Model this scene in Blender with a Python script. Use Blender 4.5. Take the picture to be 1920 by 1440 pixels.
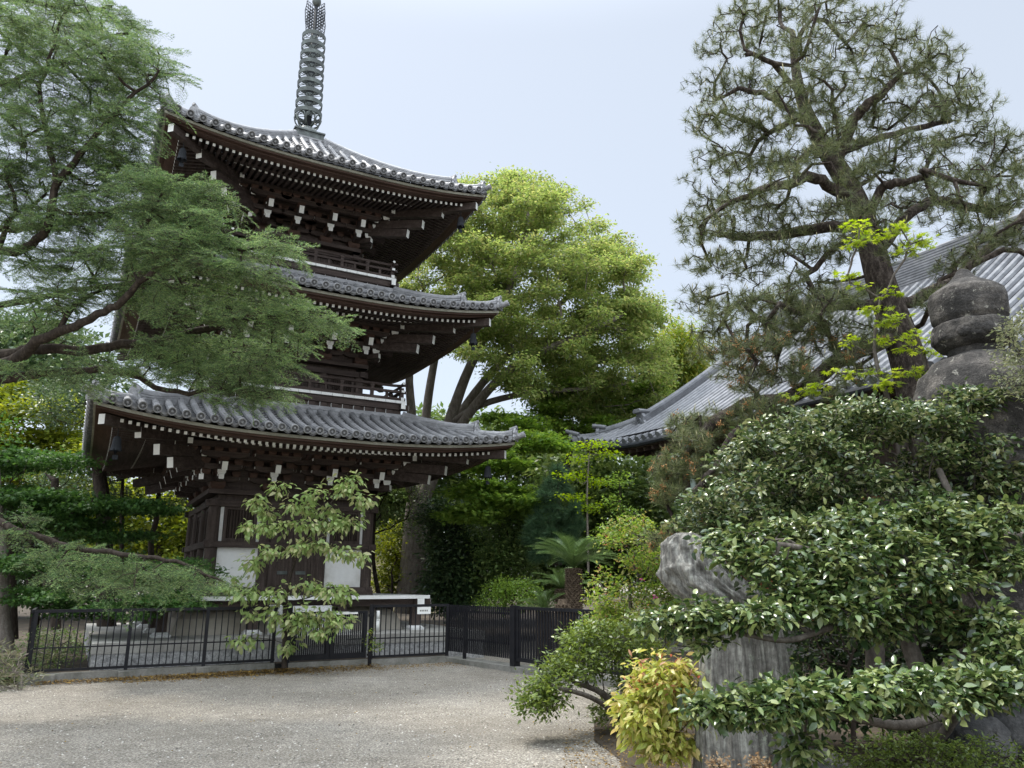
import bpy, math, random
import numpy as np
from mathutils import Vector, Matrix

for _o in list(bpy.data.objects):
    bpy.data.objects.remove(_o, do_unlink=True)
scene = bpy.context.scene
R = math.radians

# ------------------------------------------------------------------ camera
F_PX, PITCH, CAM_H = 1438.14, 0.2527, 1.6
cam_d = bpy.data.cameras.new('camera')
cam_d.sensor_fit = 'HORIZONTAL'; cam_d.sensor_width = 36.0
cam_d.lens = 36.0 * F_PX / 1920.0
cam_d.clip_start = 0.05; cam_d.clip_end = 3000
cam = bpy.data.objects.new('camera', cam_d)
scene.collection.objects.link(cam)
cam.location = (0, 0, CAM_H); cam.rotation_euler = (math.pi/2 + PITCH, 0, 0)
scene.camera = cam

# ------------------------------------------------------------------ light
SUN_ELEV, SUN_AZ = 63.0, -50.0        # azimuth measured from +Y towards +X (negative: left)
world = bpy.data.worlds.new('World'); scene.world = world
world.use_nodes = True
nt = world.node_tree; nt.nodes.clear()
sky = nt.nodes.new('ShaderNodeTexSky'); sky.sky_type = 'NISHITA'
sky.sun_disc = False; sky.sun_elevation = R(SUN_ELEV); sky.sun_rotation = R(SUN_AZ)
sky.air_density = 1.0; sky.dust_density = 1.2; sky.ozone_density = 1.0
bg = nt.nodes.new('ShaderNodeBackground'); bg.inputs['Strength'].default_value = 0.05
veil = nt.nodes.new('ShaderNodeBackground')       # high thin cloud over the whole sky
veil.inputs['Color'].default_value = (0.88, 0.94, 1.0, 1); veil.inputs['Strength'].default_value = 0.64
# overcast veil with extra strength added overhead, out of view, to lift shade: flat up to ~40 degrees, then rising to the zenith
_tc = nt.nodes.new('ShaderNodeTexCoord'); _sx = nt.nodes.new('ShaderNodeSeparateXYZ'); _mr = nt.nodes.new('ShaderNodeMapRange')
_mr.interpolation_type = 'SMOOTHSTEP'
_mr.inputs['From Min'].default_value = .62; _mr.inputs['From Max'].default_value = 1.0
_mr.inputs['To Min'].default_value = .525; _mr.inputs['To Max'].default_value = 3.0
nt.links.new(_tc.outputs['Generated'], _sx.inputs[0]); nt.links.new(_sx.outputs['Z'], _mr.inputs['Value'])
# ... and added sky brightness behind the viewer, unseen, fills shade on camera-facing surfaces
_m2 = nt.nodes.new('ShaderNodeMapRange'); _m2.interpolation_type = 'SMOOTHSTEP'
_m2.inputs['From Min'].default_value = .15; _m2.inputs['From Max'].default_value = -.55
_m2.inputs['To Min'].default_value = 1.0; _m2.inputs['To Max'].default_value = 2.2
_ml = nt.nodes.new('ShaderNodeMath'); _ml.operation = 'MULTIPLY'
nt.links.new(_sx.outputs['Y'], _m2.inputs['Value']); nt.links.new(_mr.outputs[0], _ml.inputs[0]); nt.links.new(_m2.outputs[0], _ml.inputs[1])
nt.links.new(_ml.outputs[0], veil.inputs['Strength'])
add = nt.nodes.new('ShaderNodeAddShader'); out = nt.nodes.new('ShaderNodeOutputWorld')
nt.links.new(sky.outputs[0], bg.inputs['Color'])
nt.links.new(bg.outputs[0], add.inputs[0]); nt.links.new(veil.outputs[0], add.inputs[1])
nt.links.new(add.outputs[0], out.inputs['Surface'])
sun_d = bpy.data.lights.new('sun', 'SUN'); sun_d.energy = 3.1; sun_d.angle = R(8.0)
sun_d.color = (1.0, 0.95, 0.87)
sun = bpy.data.objects.new('sun', sun_d); scene.collection.objects.link(sun)
_e, _a = R(SUN_ELEV), R(SUN_AZ)
sdir = Vector((math.sin(_a)*math.cos(_e), math.cos(_a)*math.cos(_e), math.sin(_e)))
sun.rotation_euler = sdir.to_track_quat('Z', 'Y').to_euler()
scene.view_settings.view_transform = 'Standard'; scene.view_settings.look = 'None'
scene.view_settings.exposure = 0.35; scene.view_settings.gamma = 1.0
scene.view_settings.use_curve_mapping = False
scene.render.engine = 'CYCLES'
scene.cycles.max_bounces = 6; scene.cycles.diffuse_bounces = 3; scene.cycles.glossy_bounces = 2
scene.cycles.transmission_bounces = 4; scene.cycles.transparent_max_bounces = 4

# ------------------------------------------------------------------ helpers
COL = scene.collection
_ct, _st = math.cos(PITCH), math.sin(PITCH)
def at(px, py, Y):
    """world point seen at photo pixel (px,py) standing Y metres in front of the camera"""
    a = (px-960)/F_PX; b = (720-py)/F_PX
    r = np.array([a, _ct-b*_st, _st+b*_ct])
    return np.array([0, 0, CAM_H]) + r*(Y/r[1])
def ppm(Y):                       # photo pixels per metre, roughly
    return F_PX/ (Y*1.03)
PX, PY, PYAW = -6.2703, 20.7763, 0.5071      # pagoda axis on the ground, and its turn
_pc, _ps = math.cos(PYAW), math.sin(PYAW)
def loc(u, v, z=0.0):
    return np.array([PX+u*_pc-v*_ps, PY+u*_ps+v*_pc, z])

def link(o, parent=None):
    COL.objects.link(o)
    if parent is not None: o.parent = parent
    return o
def tag(o, label=None, cat=None, group=None, kind=None):
    if label: o['label'] = label
    if cat: o['category'] = cat
    if group: o['group'] = group
    if kind: o['kind'] = kind
    return o
def empty(name, p, rz=0.0):
    o = bpy.data.objects.new(name, None); o.empty_display_size = .3
    o.location = p; o.rotation_euler = (0, 0, rz)
    return link(o)

class MB:
    def __init__(s): s.v = []; s.f = []; s.m = []; s.n = 0
    def add(s, vs, fs, m=0):
        s.v.extend([tuple(map(float, p)) for p in vs])
        for f in fs:
            s.f.append([i+s.n for i in f])
        s.m.extend(m if isinstance(m, (list, tuple)) else [m]*len(fs))
        s.n += len(vs)
    def box(s, x0, x1, y0, y1, z0, z1, m=0, front=None):
        vs = [(x0,y0,z0),(x1,y0,z0),(x1,y1,z0),(x0,y1,z0),(x0,y0,z1),(x1,y0,z1),(x1,y1,z1),(x0,y1,z1)]
        fs = [(3,2,1,0),(4,5,6,7),(0,1,5,4),(1,2,6,5),(2,3,7,6),(3,0,4,7)]
        ms = [m]*6
        if front is not None: ms[2] = front
        s.add(vs, fs, ms)
    def beam(s, p0, p1, w, h, m=0, c0=None, c1=None, up=(0,0,1)):
        p0 = np.array(p0, float); p1 = np.array(p1, float); d = p1-p0; d /= np.linalg.norm(d)
        a = np.cross(d, up); a /= np.linalg.norm(a); b = np.cross(a, d)
        a = a*w/2; b = b*h/2
        vs = [p0-a-b, p0+a-b, p0+a+b, p0-a+b, p1-a-b, p1+a-b, p1+a+b, p1-a+b]
        fs = [(0,1,2,3),(7,6,5,4),(4,5,1,0),(5,6,2,1),(6,7,3,2),(7,4,0,3)]
        s.add(vs, fs, [m if c0 is None else c0, m if c1 is None else c1, m, m, m, m])
    def tube(s, pts, rad, n=8, m=0, caps=True, capm=None):
        pts = np.array(pts, float); k = len(pts)
        rad = np.full(k, rad) if np.isscalar(rad) else np.array(rad)
        t = np.gradient(pts, axis=0); t /= np.linalg.norm(t, axis=1)[:, None]+1e-12
        ref = np.array([0, 0, 1.]) if abs(t[0][2]) < .9 else np.array([1., 0, 0])
        a = np.cross(t[0], ref); a /= np.linalg.norm(a)
        vs = []
        for i in range(k):
            a = a - t[i]*a.dot(t[i]); a /= np.linalg.norm(a); b = np.cross(t[i], a)
            for j in range(n):
                q = 2*math.pi*j/n
                vs.append(pts[i]+rad[i]*(a*math.cos(q)+b*math.sin(q)))
        fs = []
        for i in range(k-1):
            for j in range(n):
                fs.append((i*n+j, i*n+(j+1) % n, (i+1)*n+(j+1) % n, (i+1)*n+j))
        ms = [m]*len(fs)
        if caps:
            fs += [tuple(range(n-1, -1, -1)), tuple((k-1)*n+j for j in range(n))]
            ms += [m if capm is None else capm]*2
        s.add(vs, fs, ms)
    def lathe(s, prof, n=16, c=(0,0,0), ax=None, m=0, caps=True):
        """prof: (r,h) pairs; ax: axis direction (default up)"""
        c = np.array(c, float); ax = np.array([0,0,1.] if ax is None else ax, float); ax /= np.linalg.norm(ax)
        ref = np.array([1.,0,0]) if abs(ax[0]) < .9 else np.array([0,1.,0])
        a = np.cross(ax, ref); a /= np.linalg.norm(a); b = np.cross(ax, a)
        vs = [c+ax*h+r*(a*math.cos(2*math.pi*j/n)+b*math.sin(2*math.pi*j/n)) for r, h in prof for j in range(n)]
        fs = [(i*n+j, i*n+(j+1) % n, (i+1)*n+(j+1) % n, (i+1)*n+j) for i in range(len(prof)-1) for j in range(n)]
        if caps and prof[0][0] > 1e-4: fs.append(tuple(range(n-1, -1, -1)))
        if caps and prof[-1][0] > 1e-4: fs.append(tuple((len(prof)-1)*n+j for j in range(n)))
        s.add(vs, fs, m)
    def prism(s, poly, o, ax, ay, az, d, m=0, capm=None):
        """polygon (x,y) in plane ax,ay at o, pushed d along az"""
        o, ax, ay, az = [np.array(q, float) for q in (o, ax, ay, az)]
        k = len(poly)
        vs = [o+ax*x+ay*y for x, y in poly]+[o+ax*x+ay*y+az*d for x, y in poly]
        fs = [tuple(range(k-1, -1, -1)), tuple(range(k, 2*k))]+[(i, (i+1) % k, k+(i+1) % k, k+i) for i in range(k)]
        cm = m if capm is None else capm
        s.add(vs, fs, [cm, cm]+[m]*k)
    def sweep(s, pts, profs, side, m=0):
        """profs: per point list of (x,z) ; side: horizontal vector"""
        side = np.array(side, float); k = len(profs[0]); vs = []
        for p, pr in zip(pts, profs):
            for x, z in pr: vs.append(np.array(p)+side*x+np.array([0, 0, z]))
        fs = [(i*k+j, i*k+j+1, (i+1)*k+j+1, (i+1)*k+j) for i in range(len(pts)-1) for j in range(k-1)]
        fs += [tuple(range(k)), tuple((len(pts)-1)*k+j for j in range(k-1, -1, -1))]
        s.add(vs, fs, m)
    def mesh(s, name, mats, smooth=False):
        me = bpy.data.meshes.new(name)
        me.from_pydata(s.v, [], s.f); me.update()
        for q in (mats if isinstance(mats, (list, tuple)) else [mats]): me.materials.append(q)
        me.polygons.foreach_set('material_index', np.array(s.m, dtype=np.int32))
        if smooth: me.polygons.foreach_set('use_smooth', np.ones(len(me.polygons), dtype=bool))
        return me
    def build(s, name, mats, parent=None, smooth=False):
        return link(bpy.data.objects.new(name, s.mesh(name, mats, smooth)), parent)
def turn4(name, me, parent, ks=(0,1,2,3)):
    r = []
    for k in ks:
        o = link(bpy.data.objects.new(name, me), parent); o.rotation_euler = (0, 0, k*math.pi/2); r.append(o)
    return r

# ------------------------------------------------------------------ materials
def new_mat(name):
    m = bpy.data.materials.new(name); m.use_nodes = True
    t = m.node_tree; b = t.nodes['Principled BSDF']
    return m, t, b
def noise(t, scale, detail=4, rough=.6, stretch=None, coord='Object'):
    tc = t.nodes.new('ShaderNodeTexCoord'); n = t.nodes.new('ShaderNodeTexNoise')
    n.inputs['Scale'].default_value = scale; n.inputs['Detail'].default_value = detail
    n.inputs['Roughness'].default_value = rough
    if stretch:
        mp = t.nodes.new('ShaderNodeMapping'); mp.inputs['Scale'].default_value = stretch
        t.links.new(tc.outputs[coord], mp.inputs[0]); t.links.new(mp.outputs[0], n.inputs['Vector'])
    else: t.links.new(tc.outputs[coord], n.inputs['Vector'])
    return n
def ramp(t, src, stops):
    r = t.nodes.new('ShaderNodeValToRGB'); e = r.color_ramp.elements
    while len(e) < len(stops): e.new(.5)
    for q, (p, c) in zip(e, stops): q.position = p; q.color = tuple(c)+(1,)
    t.links.new(src, r.inputs[0]); return r
def surf(name, cols, scale=3, stretch=None, rough=.7, bump=.0, bscale=None, fine=None, spec=.3, metal=0, spots=None):
    """cols: three colours over a noise; fine=(scale,amount) adds a second finer mottling"""
    m, t, b = new_mat(name)
    n = noise(t, scale, 6, .65, stretch)
    r = ramp(t, n.outputs['Fac'], [(.28, cols[0]), (.5, cols[1]), (.72, cols[-1])])
    src = r.outputs[0]
    if fine:
        n2 = noise(t, fine[0], 3, .7)
        mx = t.nodes.new('ShaderNodeMix'); mx.data_type = 'RGBA'; mx.blend_type = 'MULTIPLY'
        r2 = ramp(t, n2.outputs['Fac'], [(.3, (1-fine[1],)*3), (.7, (1+fine[1]*.6,)*3)])
        mx.inputs[0].default_value = 1
        t.links.new(src, mx.inputs[6]); t.links.new(r2.outputs[0], mx.inputs[7]); src = mx.outputs[2]
    if spots:                    # lichen: (noise scale, threshold, colour)
        n4 = noise(t, spots[0], 5, .75); r4 = ramp(t, n4.outputs['Fac'], [(spots[1], (0, 0, 0)), (spots[1]+.05, (1, 1, 1))])
        mx = t.nodes.new('ShaderNodeMix'); mx.data_type = 'RGBA'
        t.links.new(r4.outputs[0], mx.inputs[0]); t.links.new(src, mx.inputs[6]); mx.inputs[7].default_value = tuple(spots[2])+(1,); src = mx.outputs[2]
    t.links.new(src, b.inputs['Base Color'])
    b.inputs['Roughness'].default_value = rough; b.inputs['Specular IOR Level'].default_value = spec
    b.inputs['Metallic'].default_value = metal
    if bump:
        n3 = noise(t, bscale or scale*4, 4, .6, stretch)
        bp = t.nodes.new('ShaderNodeBump'); bp.inputs['Strength'].default_value = bump; bp.inputs['Distance'].default_value = .02
        t.links.new(n3.outputs['Fac'], bp.inputs['Height']); t.links.new(bp.outputs[0], b.inputs['Normal'])
    return m

M = {}
M['wood'] = surf('dark_timber', [(.034,.024,.020),(.066,.048,.041),(.115,.090,.078)], 2.2, (6,6,.5), .75, .25, 14, fine=(28,.25))
M['wood_h'] = surf('dark_timber_beam', [(.032,.022,.019),(.060,.043,.037),(.105,.080,.070)], 2.2, (.6,6,6), .75, .25, 14, fine=(28,.25))
M['brown'] = surf('brown_timber', [(.045,.024,.017),(.072,.040,.029),(.105,.062,.048)], 2.0, (.5,5,5), .7, .15, 12, fine=(25,.2))
M['white'] = surf('white_end_paint', [(.68,.67,.63),(.82,.82,.79),(.87,.87,.85)], 3, None, .6, 0)
M['plaster'] = surf('white_plaster', [(.66,.64,.60),(.84,.83,.81),(.88,.88,.87)], 1.7, (1,1,.7), .85, .1, 30, fine=(9,.05))
M['mound'] = surf('pale_plaster_mound', [(.30,.27,.22),(.44,.40,.34),(.52,.48,.42)], 1.2, None, .9, .1)
M['strip'] = surf('weathered_eave_board', [(.20,.19,.15),(.30,.29,.235),(.38,.37,.31)], 2.5, (.4,3,3), .8, .1, fine=(12,.2))
M['tile'] = surf('grey_roof_tile', [(.11,.11,.113),(.185,.185,.192),(.26,.26,.263)], 2.3, None, .55, .12, 25, fine=(7,.18), spec=.45)
M['tile_d'] = surf('shaded_tile_relief', [(.08,.08,.083),(.125,.125,.13),(.17,.17,.175)], 6, None, .7)
M['tile2'] = surf('pale_ridge_tile', [(.17,.17,.175),(.27,.27,.28),(.36,.36,.37)], 3.1, (1,1,3), .5, .12, 25, fine=(9,.2), spec=.45)
M['bronze'] = surf('verdigris_bronze', [(.05,.056,.055),(.09,.102,.098),(.17,.20,.185)], 4, None, .5, .1, spec=.5, metal=.25)
M['iron'] = surf('black_iron', [(.018,.020,.024),(.026,.029,.034),(.04,.043,.05)], 6, None, .7, .0, spec=.2)
M['fence'] = surf('dark_fence_paint', [(.010,.010,.012),(.014,.014,.017),(.022,.021,.023)], 5, None, .6, .0, spec=.2)
M['granite'] = surf('rough_granite', [(.16,.16,.16),(.34,.34,.34),(.50,.50,.49)], 14, None, .85, .9, 9, fine=(45,.35))
M['cap'] = surf('stone_cap', [(.22,.21,.19),(.32,.31,.285),(.40,.39,.36)], 2, None, .85, .2, 30, fine=(50,.15))
M['white_granite'] = surf('white_granite', [(.50,.50,.49),(.66,.66,.65),(.74,.74,.73)], 30, None, .7, .0, fine=(70,.25))
M['concrete'] = surf('old_concrete', [(.10,.10,.085),(.19,.185,.165),(.27,.26,.24)], 3, None, .9, .3, 20, fine=(30,.2))
M['deck'] = surf('veranda_deck', [(.55,.54,.50),(.70,.69,.66),(.76,.76,.74)], 5, (.6,3,3), .7, 0, fine=(25,.12))
# ================================================================== PAGODA
pagoda = empty('pagoda', (PX, PY, 0), PYAW)
tag(pagoda, 'three storey dark timber pagoda with grey tiled roofs and a ringed spire', 'pagoda')

mb = MB()                                             # stone platform: rough base course and smooth cap
S = 4.12
for k in range(4):
    pass
mb.box(-S, S, -S, S, -.14, .285, 0); mb.box(-S-.012, S+.012, -S-.012, S+.012, .285, .48, 1)
plat = mb.build('stone_platform', [M['granite'], M['cap']], pagoda)
mb = MB()
pr = [(2.62, .48), (2.60, .62), (2.52, .82), (2.38, .95), (2.15, 1.03), (0, 1.05)]
for i in range(len(pr)-1):
    (a, z0), (b, z1) = pr[i], pr[i+1]
    vs = [(-a,-a,z0),(a,-a,z0),(a,a,z0),(-a,a,z0),(-b,-b,z1),(b,-b,z1),(b,b,z1),(-b,b,z1)]
    mb.add(vs, [(0,1,5,4),(1,2,6,5),(2,3,7,6),(3,0,4,7)], 0)
mb.build('plaster_mound', M['mound'], pagoda)

# veranda
mb = MB()
mb.box(-3.124, 3.124, -3.124, 3.124, 1.215, 1.287, 0)
ver = mb.build('veranda_deck', M['deck'], pagoda)
mb = MB(); mb.box(-3.128, 3.128, -3.128, -3.06, 1.21, 1.2885); turn4('deck_edge', mb.mesh('deck_edge', M['white']), ver)
mb = MB()
for k in (-2.85,):
    mb.box(-3.237, 3.237, k-.09, k+.09, 1.045, 1.213, 0)
mb.box(-3.240, -3.237, -2.94, -2.76, 1.045, 1.213, 1); mb.box(3.237, 3.240, -2.94, -2.76, 1.045, 1.213, 1)
for x in np.arange(-2.6, 2.7, .65): mb.box(x-.05, x+.05, -2.76, -2.0, 1.08, 1.212, 0)
vb = mb.mesh('veranda_beam', [M['wood_h'], M['white']]); turn4('veranda_beam', vb, ver)
pm = MB(); pm.box(-.10, .10, -.10, .10, .58, 1.045)
pm = pm.mesh('veranda_post', M['wood'])
fm = MB(); fm.box(-.19, .19, -.19, .19, .48, .53); fm.add([(-.17,-.17,.53),(.17,-.17,.53),(.17,.17,.53),(-.17,.17,.53),(-.13,-.13,.58),(.13,-.13,.58),(.13,.13,.58),(-.13,.13,.58)], [(0,1,5,4),(1,2,6,5),(2,3,7,6),(3,0,4,7),(4,5,6,7)])
fm = fm.mesh('footing_stone', M['white_granite'])
for a in (-2.85, -1.0, 1.0, 2.85):
    for b in (-2.85, -1.0, 1.0, 2.85):
        if abs(a) < 2 and abs(b) < 2: continue
        o = link(bpy.data.objects.new('veranda_post', pm), pagoda); o.location = (a, b, 0)
        link(bpy.data.objects.new('footing_stone', fm), o)
# stone steps up to the veranda (granite cheeks)
mb = MB()
for i in range(4): mb.box(-.50, .66, -4.05+i*.27, -3.13, .482+i*.15 if i else .482, .63+i*.15)
mb.box(-.72, -.503, -4.05, -3.13, .482, 1.11); mb.box(.663, .88, -4.05, -3.13, .482, .66)
mb.build('granite_steps', M['white_granite'], pagoda)

LV = [dict(E=4.664, zt=4.69, zc=4.996, d=1.88, zd=3.72, z0=1.287, T=2.50, zT=5.70, a=.72),
      dict(E=4.361, zt=8.21, zc=8.53, d=1.54, zd=7.316, z0=6.23, T=2.22, zT=9.28, a=.72),
      dict(E=4.07, zt=11.69, zc=11.948, d=1.25, zd=10.78, z0=9.76, T=.46, zT=14.34, a=.62)]
PW = 2.7
def eave(L):
    E, rise = L['E'], L['zc']-L['zt']
    return (lambda u: -(E-.05+.05*abs(u/E)**PW)), (lambda u: L['zt']-.065+rise*min(1, abs(u/E))**PW)

def strip_mesh(name, L, y0, y1, z0, z1, mats, m=0, cut=0, front=None):
    """a board following the eave: y0 outer / y1 inner offset from the eave line"""
    ev, ez = eave(L); mb = MB(); E = L['E']
    us = np.linspace(-1, 1, 41)
    prev = None
    for q in us:
        u = q*E
        v = ev(u); z = ez(u)
        h = lambda off: q*(E-off)          # mitre at the corners
        ring = [(h(y0), v+y0, z+z0), (h(y1), v+y1, z+z0), (h(y1), v+y1, z+z1), (h(y0), v+y0, z+z1)]
        if prev is not None:
            mb.add(prev+ring, [(0,4,7,3),(1,0,3,2)[0:0] or (0,1,5,4),(1,2,6,5),(2,3,7,6)], [m if front is None else front, m, m, m])
        prev = ring
    return mb.mesh(name, mats)

def disc(mb, c, ax, r=.088, dark=0, light=0):
    if dark: 
        mb.lathe([(0, .03), (.022, .03), (.028, .006)], 10, c, ax, light, caps=False); mb.lathe([(.028, .006), (.062, .004)], 14, c, ax, dark, caps=False)
        mb.lathe([(.062, .004), (.067, .028), (r, .026), (r, -.03), (.07, -.035)], 16, c, ax, light, caps=False)
    else: mb.lathe([(0, .03), (.022, .03), (.028, .006), (.064, .004), (.068, .028), (r, .026), (r, -.03), (.07, -.035)], 14, c, ax)
    ax = np.array(ax, float); ax /= np.linalg.norm(ax)
    ref = np.array([0,0,1.]); a = np.cross(ax, ref); a /= np.linalg.norm(a); b = np.cross(ax, a)
    for j in range(8):
        q = 2*math.pi*j/8
        p = np.array(c)+ax*.005+.047*(a*math.cos(q)+b*math.sin(q))
        w = .009
        mb.add([p+a*w, p+b*w, p-a*w, p-b*w, p+ax*.016], [(0,1,4),(1,2,4),(2,3,4),(3,0,4)], light)

def roof_parts(L):
    E, T, zT, a = L['E'], L['T'], L['zT'], L['a']; rise = L['zc']-L['zt']; zm = L['zt']+.075
    def Sf(u, t):
        w = E+.05+(T-E-.05)*t
        tt = max(t, -.03)
        return np.array([u, -w, zm+(zT-zm)*(a*tt+(1-a)*tt*tt)+rise*min(1.05, abs(u)/w)**PW*(1-max(0, t))**1.4])
    sp = .272
    n = int(2*(E-.05)/sp)
    us = [(i-(n-1)/2)*sp for i in range(n)]
    tmax = lambda u: min(1., (E+.05-abs(u))/(E+.05-T))
    mb = MB()
    for u in us:
        tm = tmax(u)-.02
        if tm < .02: tm = .02
        k = max(2, int(tm*(E-T)/.16)+1)
        ts = np.linspace(-.012, tm, k)
        pts = [Sf(u, t)+np.array([0, 0, .055]) for t in ts]
        mb.tube(pts, .074, 10, 0, caps=False)
        mb.tube([pts[0], pts[0]+(pts[1]-pts[0])*.10/np.linalg.norm(pts[1]-pts[0])], .084, 10, 0, caps=False)
        d = pts[0]-pts[1]; d /= np.linalg.norm(d)
        disc(mb, pts[0]+d*.012, d, .088, 1, 2)
    edges = [us[0]-sp]+us+[us[-1]+sp]
    run = math.hypot(E-T, zT-zm)
    for u0, u1 in zip(edges[:-1], edges[1:]):
        a0, b0 = u0+.045, u1-.045; mid = (u0+u1)/2
        tm = tmax(max(abs(a0), abs(b0))*.5+abs(mid)*.5)
        nc = max(1, int(tm*run/.19))
        for j in range(nc):
            t0 = -.010+(tm+.010)*j/nc; t1 = -.010+(tm+.010)*(j+1)/nc
            lift = .038 if j else .030
            row0 = []; row1 = []; row2 = []
            for q, sag in ((0, .012), (.25, -.018), (.5, -.030), (.75, -.018), (1, .012)):
                u = a0+(b0-a0)*q
                row0.append(Sf(u, t0)+np.array([0, -.0, lift+sag])); row1.append(Sf(u, t1)+np.array([0, 0, .004+sag]))
                row2.append(Sf(u, t0)+np.array([0, 0.012, (-.006 if j else -.012)+sag*(1.0 if j else 1.2)]))
            vs = row2+row0+row1
            mb.add(vs, [(i, i+1, 6+i, 5+i) for i in range(4)]+[(5+i, 6+i, 11+i, 10+i) for i in range(4)])
            if j == 0:      # second, lower lip of the eave tile
                r3 = [p+np.array([0, .03, -.002]) for p in row2]; r4 = [p+np.array([0, .03, -.026]) for p in row2]
                mb.add(r4+r3, [(i, i+1, 6+i, 5+i) for i in range(4)])
    slope = mb.mesh('tile_slope', [M['tile'], M['tile_d'], M['tile2']], smooth=False)
    # --- hip ridge (front right corner)
    mb = MB()
    def hip(t):
        w = E+.05+(T-E-.05)*t
        return np.array([w, -w, Sf(w, t)[2]])
    side = np.array([1, 1, 0])/math.sqrt(2); fwd = np.array([1, -1, 0])/math.sqrt(2)
    def ridge(t0, t1, layers, wid, flare):
        lh = .047
        ts = np.linspace(t0, t1, 18); pts = []; profs = []
        for t in ts:
            x = (t-t0)/(t1-t0); up = flare*max(0, 1-x/.35)**2
            pr = [(-wid, -.06)]
            for i in range(layers):
                z = i*lh*(1+up/ (layers*lh))
                hh = lh*(1+up/(layers*lh))
                pr += [(-wid, z), (-wid, z+hh*.72), (-wid+.018, z+hh*.74), (-wid+.018, z+hh*.98)]
            ztop = layers*lh+up
            arc = [(-.085*math.cos(q), ztop+.075*math.sin(q)) for q in np.linspace(0, math.pi, 9)]
            pr = pr+arc+[(-x_, z_) for x_, z_ in reversed(pr)]
            pts.append(hip(t)); profs.append(pr)
        mb.sweep(pts, profs, side)
        # end ornament
        p = hip(t0)+fwd*.03; zt = layers*lh+flare
        poly = [(-.16, -.06), (.16, -.06), (.18, .02), (.14, .5*zt), (.15, zt*.8), (.10, zt+.05), (0, zt+.13), (-.10, zt+.05), (-.15, zt*.8), (-.14, .5*zt), (-.18, .02)]
        mb.prism(poly, p, side, (0, 0, 1), fwd, .05)
        poly2 = [(x*.72, .02+z*.72) for x, z in poly]
        mb.prism(poly2, p+fwd*.05, side, (0, 0, 1), fwd, .025)
        disc(mb, p+fwd*.085+np.array([0, 0, zt*.42]), fwd, .07)
        mb.tube([p+fwd*-.12+np.array([0,0,zt+.06]), p+fwd*.07+np.array([0,0,zt+.12])], .046, 10)
    tb = .36 if T > 1 else .20
    ridge(.035, tb+.06, 2, .10, .075)
    ridge(tb, .995, 4, .125, .06)
    # turned up corner tile
    p0 = hip(.05); ts = np.linspace(0, 1, 7)
    pts = [p0+fwd*(.30*q)*math.sqrt(1)+np.array([0, 0, .03+.09*q*q-.03*q]) for q in ts]
    mb.tube(pts, [.07]*6+[.075], 10)
    disc(mb, pts[-1]+fwd*.02, fwd+np.array([0,0,.25]), .078)
    ridge_me = mb.mesh('hip_ridge', M['tile2'])
    # top band against the wall above
    mb = MB()
    for i in range(4 if T > 1 else 3):
        o = T+.09-.012*(i % 2)
        mb.box(-o, o, -o, -o+.22, zT-.06+i*.055, zT-.06+(i+1)*.055-.004)
    top_me = mb.mesh('ridge_band', M['tile2'])
    return slope, ridge_me, top_me

def rafters(L, kind):
    """one row of rafters for one side, white painted ends; plus the boards above them"""
    ev, ez = eave(L); E = L['E']; mb = MB(); zt = L['zt']; d = L['d']; rise = L['zc']-zt
    sp = .150
    n = int(2*(E-.25)/sp)
    hip_gap = .07
    lift = lambda u: (ez(u)-(zt-.065))
    kio = -(E-1.10)                            # line of the lower rafter ends
    for i in range(n):
        u = (i-(n-1)/2)*sp
        if kind == 'upper':
            vo = ev(u)+.37; zi_o = ez(u)-.120
            vi = -max(abs(u)+hip_gap, E-1.24)
            if vo > vi-.05: continue
            zi_i = zi_o+.21*(vi-vo)
            mb.beam((u, vo, zi_o), (u, vi, zi_i), .062, .068, 0, 1, None)
        else:
            vo = kio; l = lift(u*E/(E-1.10)) if abs(u) < E-1.10 else rise
            vi = -max(abs(u)+hip_gap, d)
            if vo > vi-.05: continue
            z0 = zt-.105+l*.9; z1 = z0+.22*(vi-vo)-l*.55*min(1, (vi-vo)/1.6)
            mb.beam((u, vo, z0), (u, vi, z1), .066, .076, 0, 1, None)
    # board over the rafters
    us = np.linspace(-1, 1, 31)
    if kind == 'upper': vo_f, vi_, dz0, dz1 = (lambda u: ev(u)+.11), E-1.22, -.098, -.03
    else: vo_f, vi_, dz0, dz1 = (lambda u: kio-.02), d, 0, 0
    rows = []
    for q in us:
        if kind == 'upper':
            uo = q*(E-.34); ui = q*vi_
            a = (uo, ev(uo)+.34, ez(q*E)-.083); b = (ui, -vi_, ez(q*E)-.083+.21*.88)
        else:
            uo = q*(E-1.10); ui = q*d; l = lift(q*E)
            z0 = zt-.105+l*.9+.044; run = E-1.10-d
            a = (uo, kio-.02, z0); b = (ui, -d, z0+.22*run-l*.55)
        rows += [a, b]
    mb.add(rows, [(2*i, 2*i+2, 2*i+3, 2*i+1) for i in range(len(us)-1)], 0)
    if kind == 'lower':                       # board between the two rows
        for q0, q1 in zip(us[:-1], us[1:]):
            p = []
            for q in (q0, q1):
                u = q*(E-1.04); l = lift(q*E)
                p.append(np.array([u, kio-.06, zt-.105+l*.9+.045]))
            mb.add([p[0], p[1], p[1]+(0, 0, .035), p[0]+(0, 0, .035), p[0]+(0, .12, 0), p[1]+(0, .12, 0)], [(0,1,2,3),(4,5,1,0)], 0)
    return mb.mesh('rafter_row', [M['wood_h'], M['white']])

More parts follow.
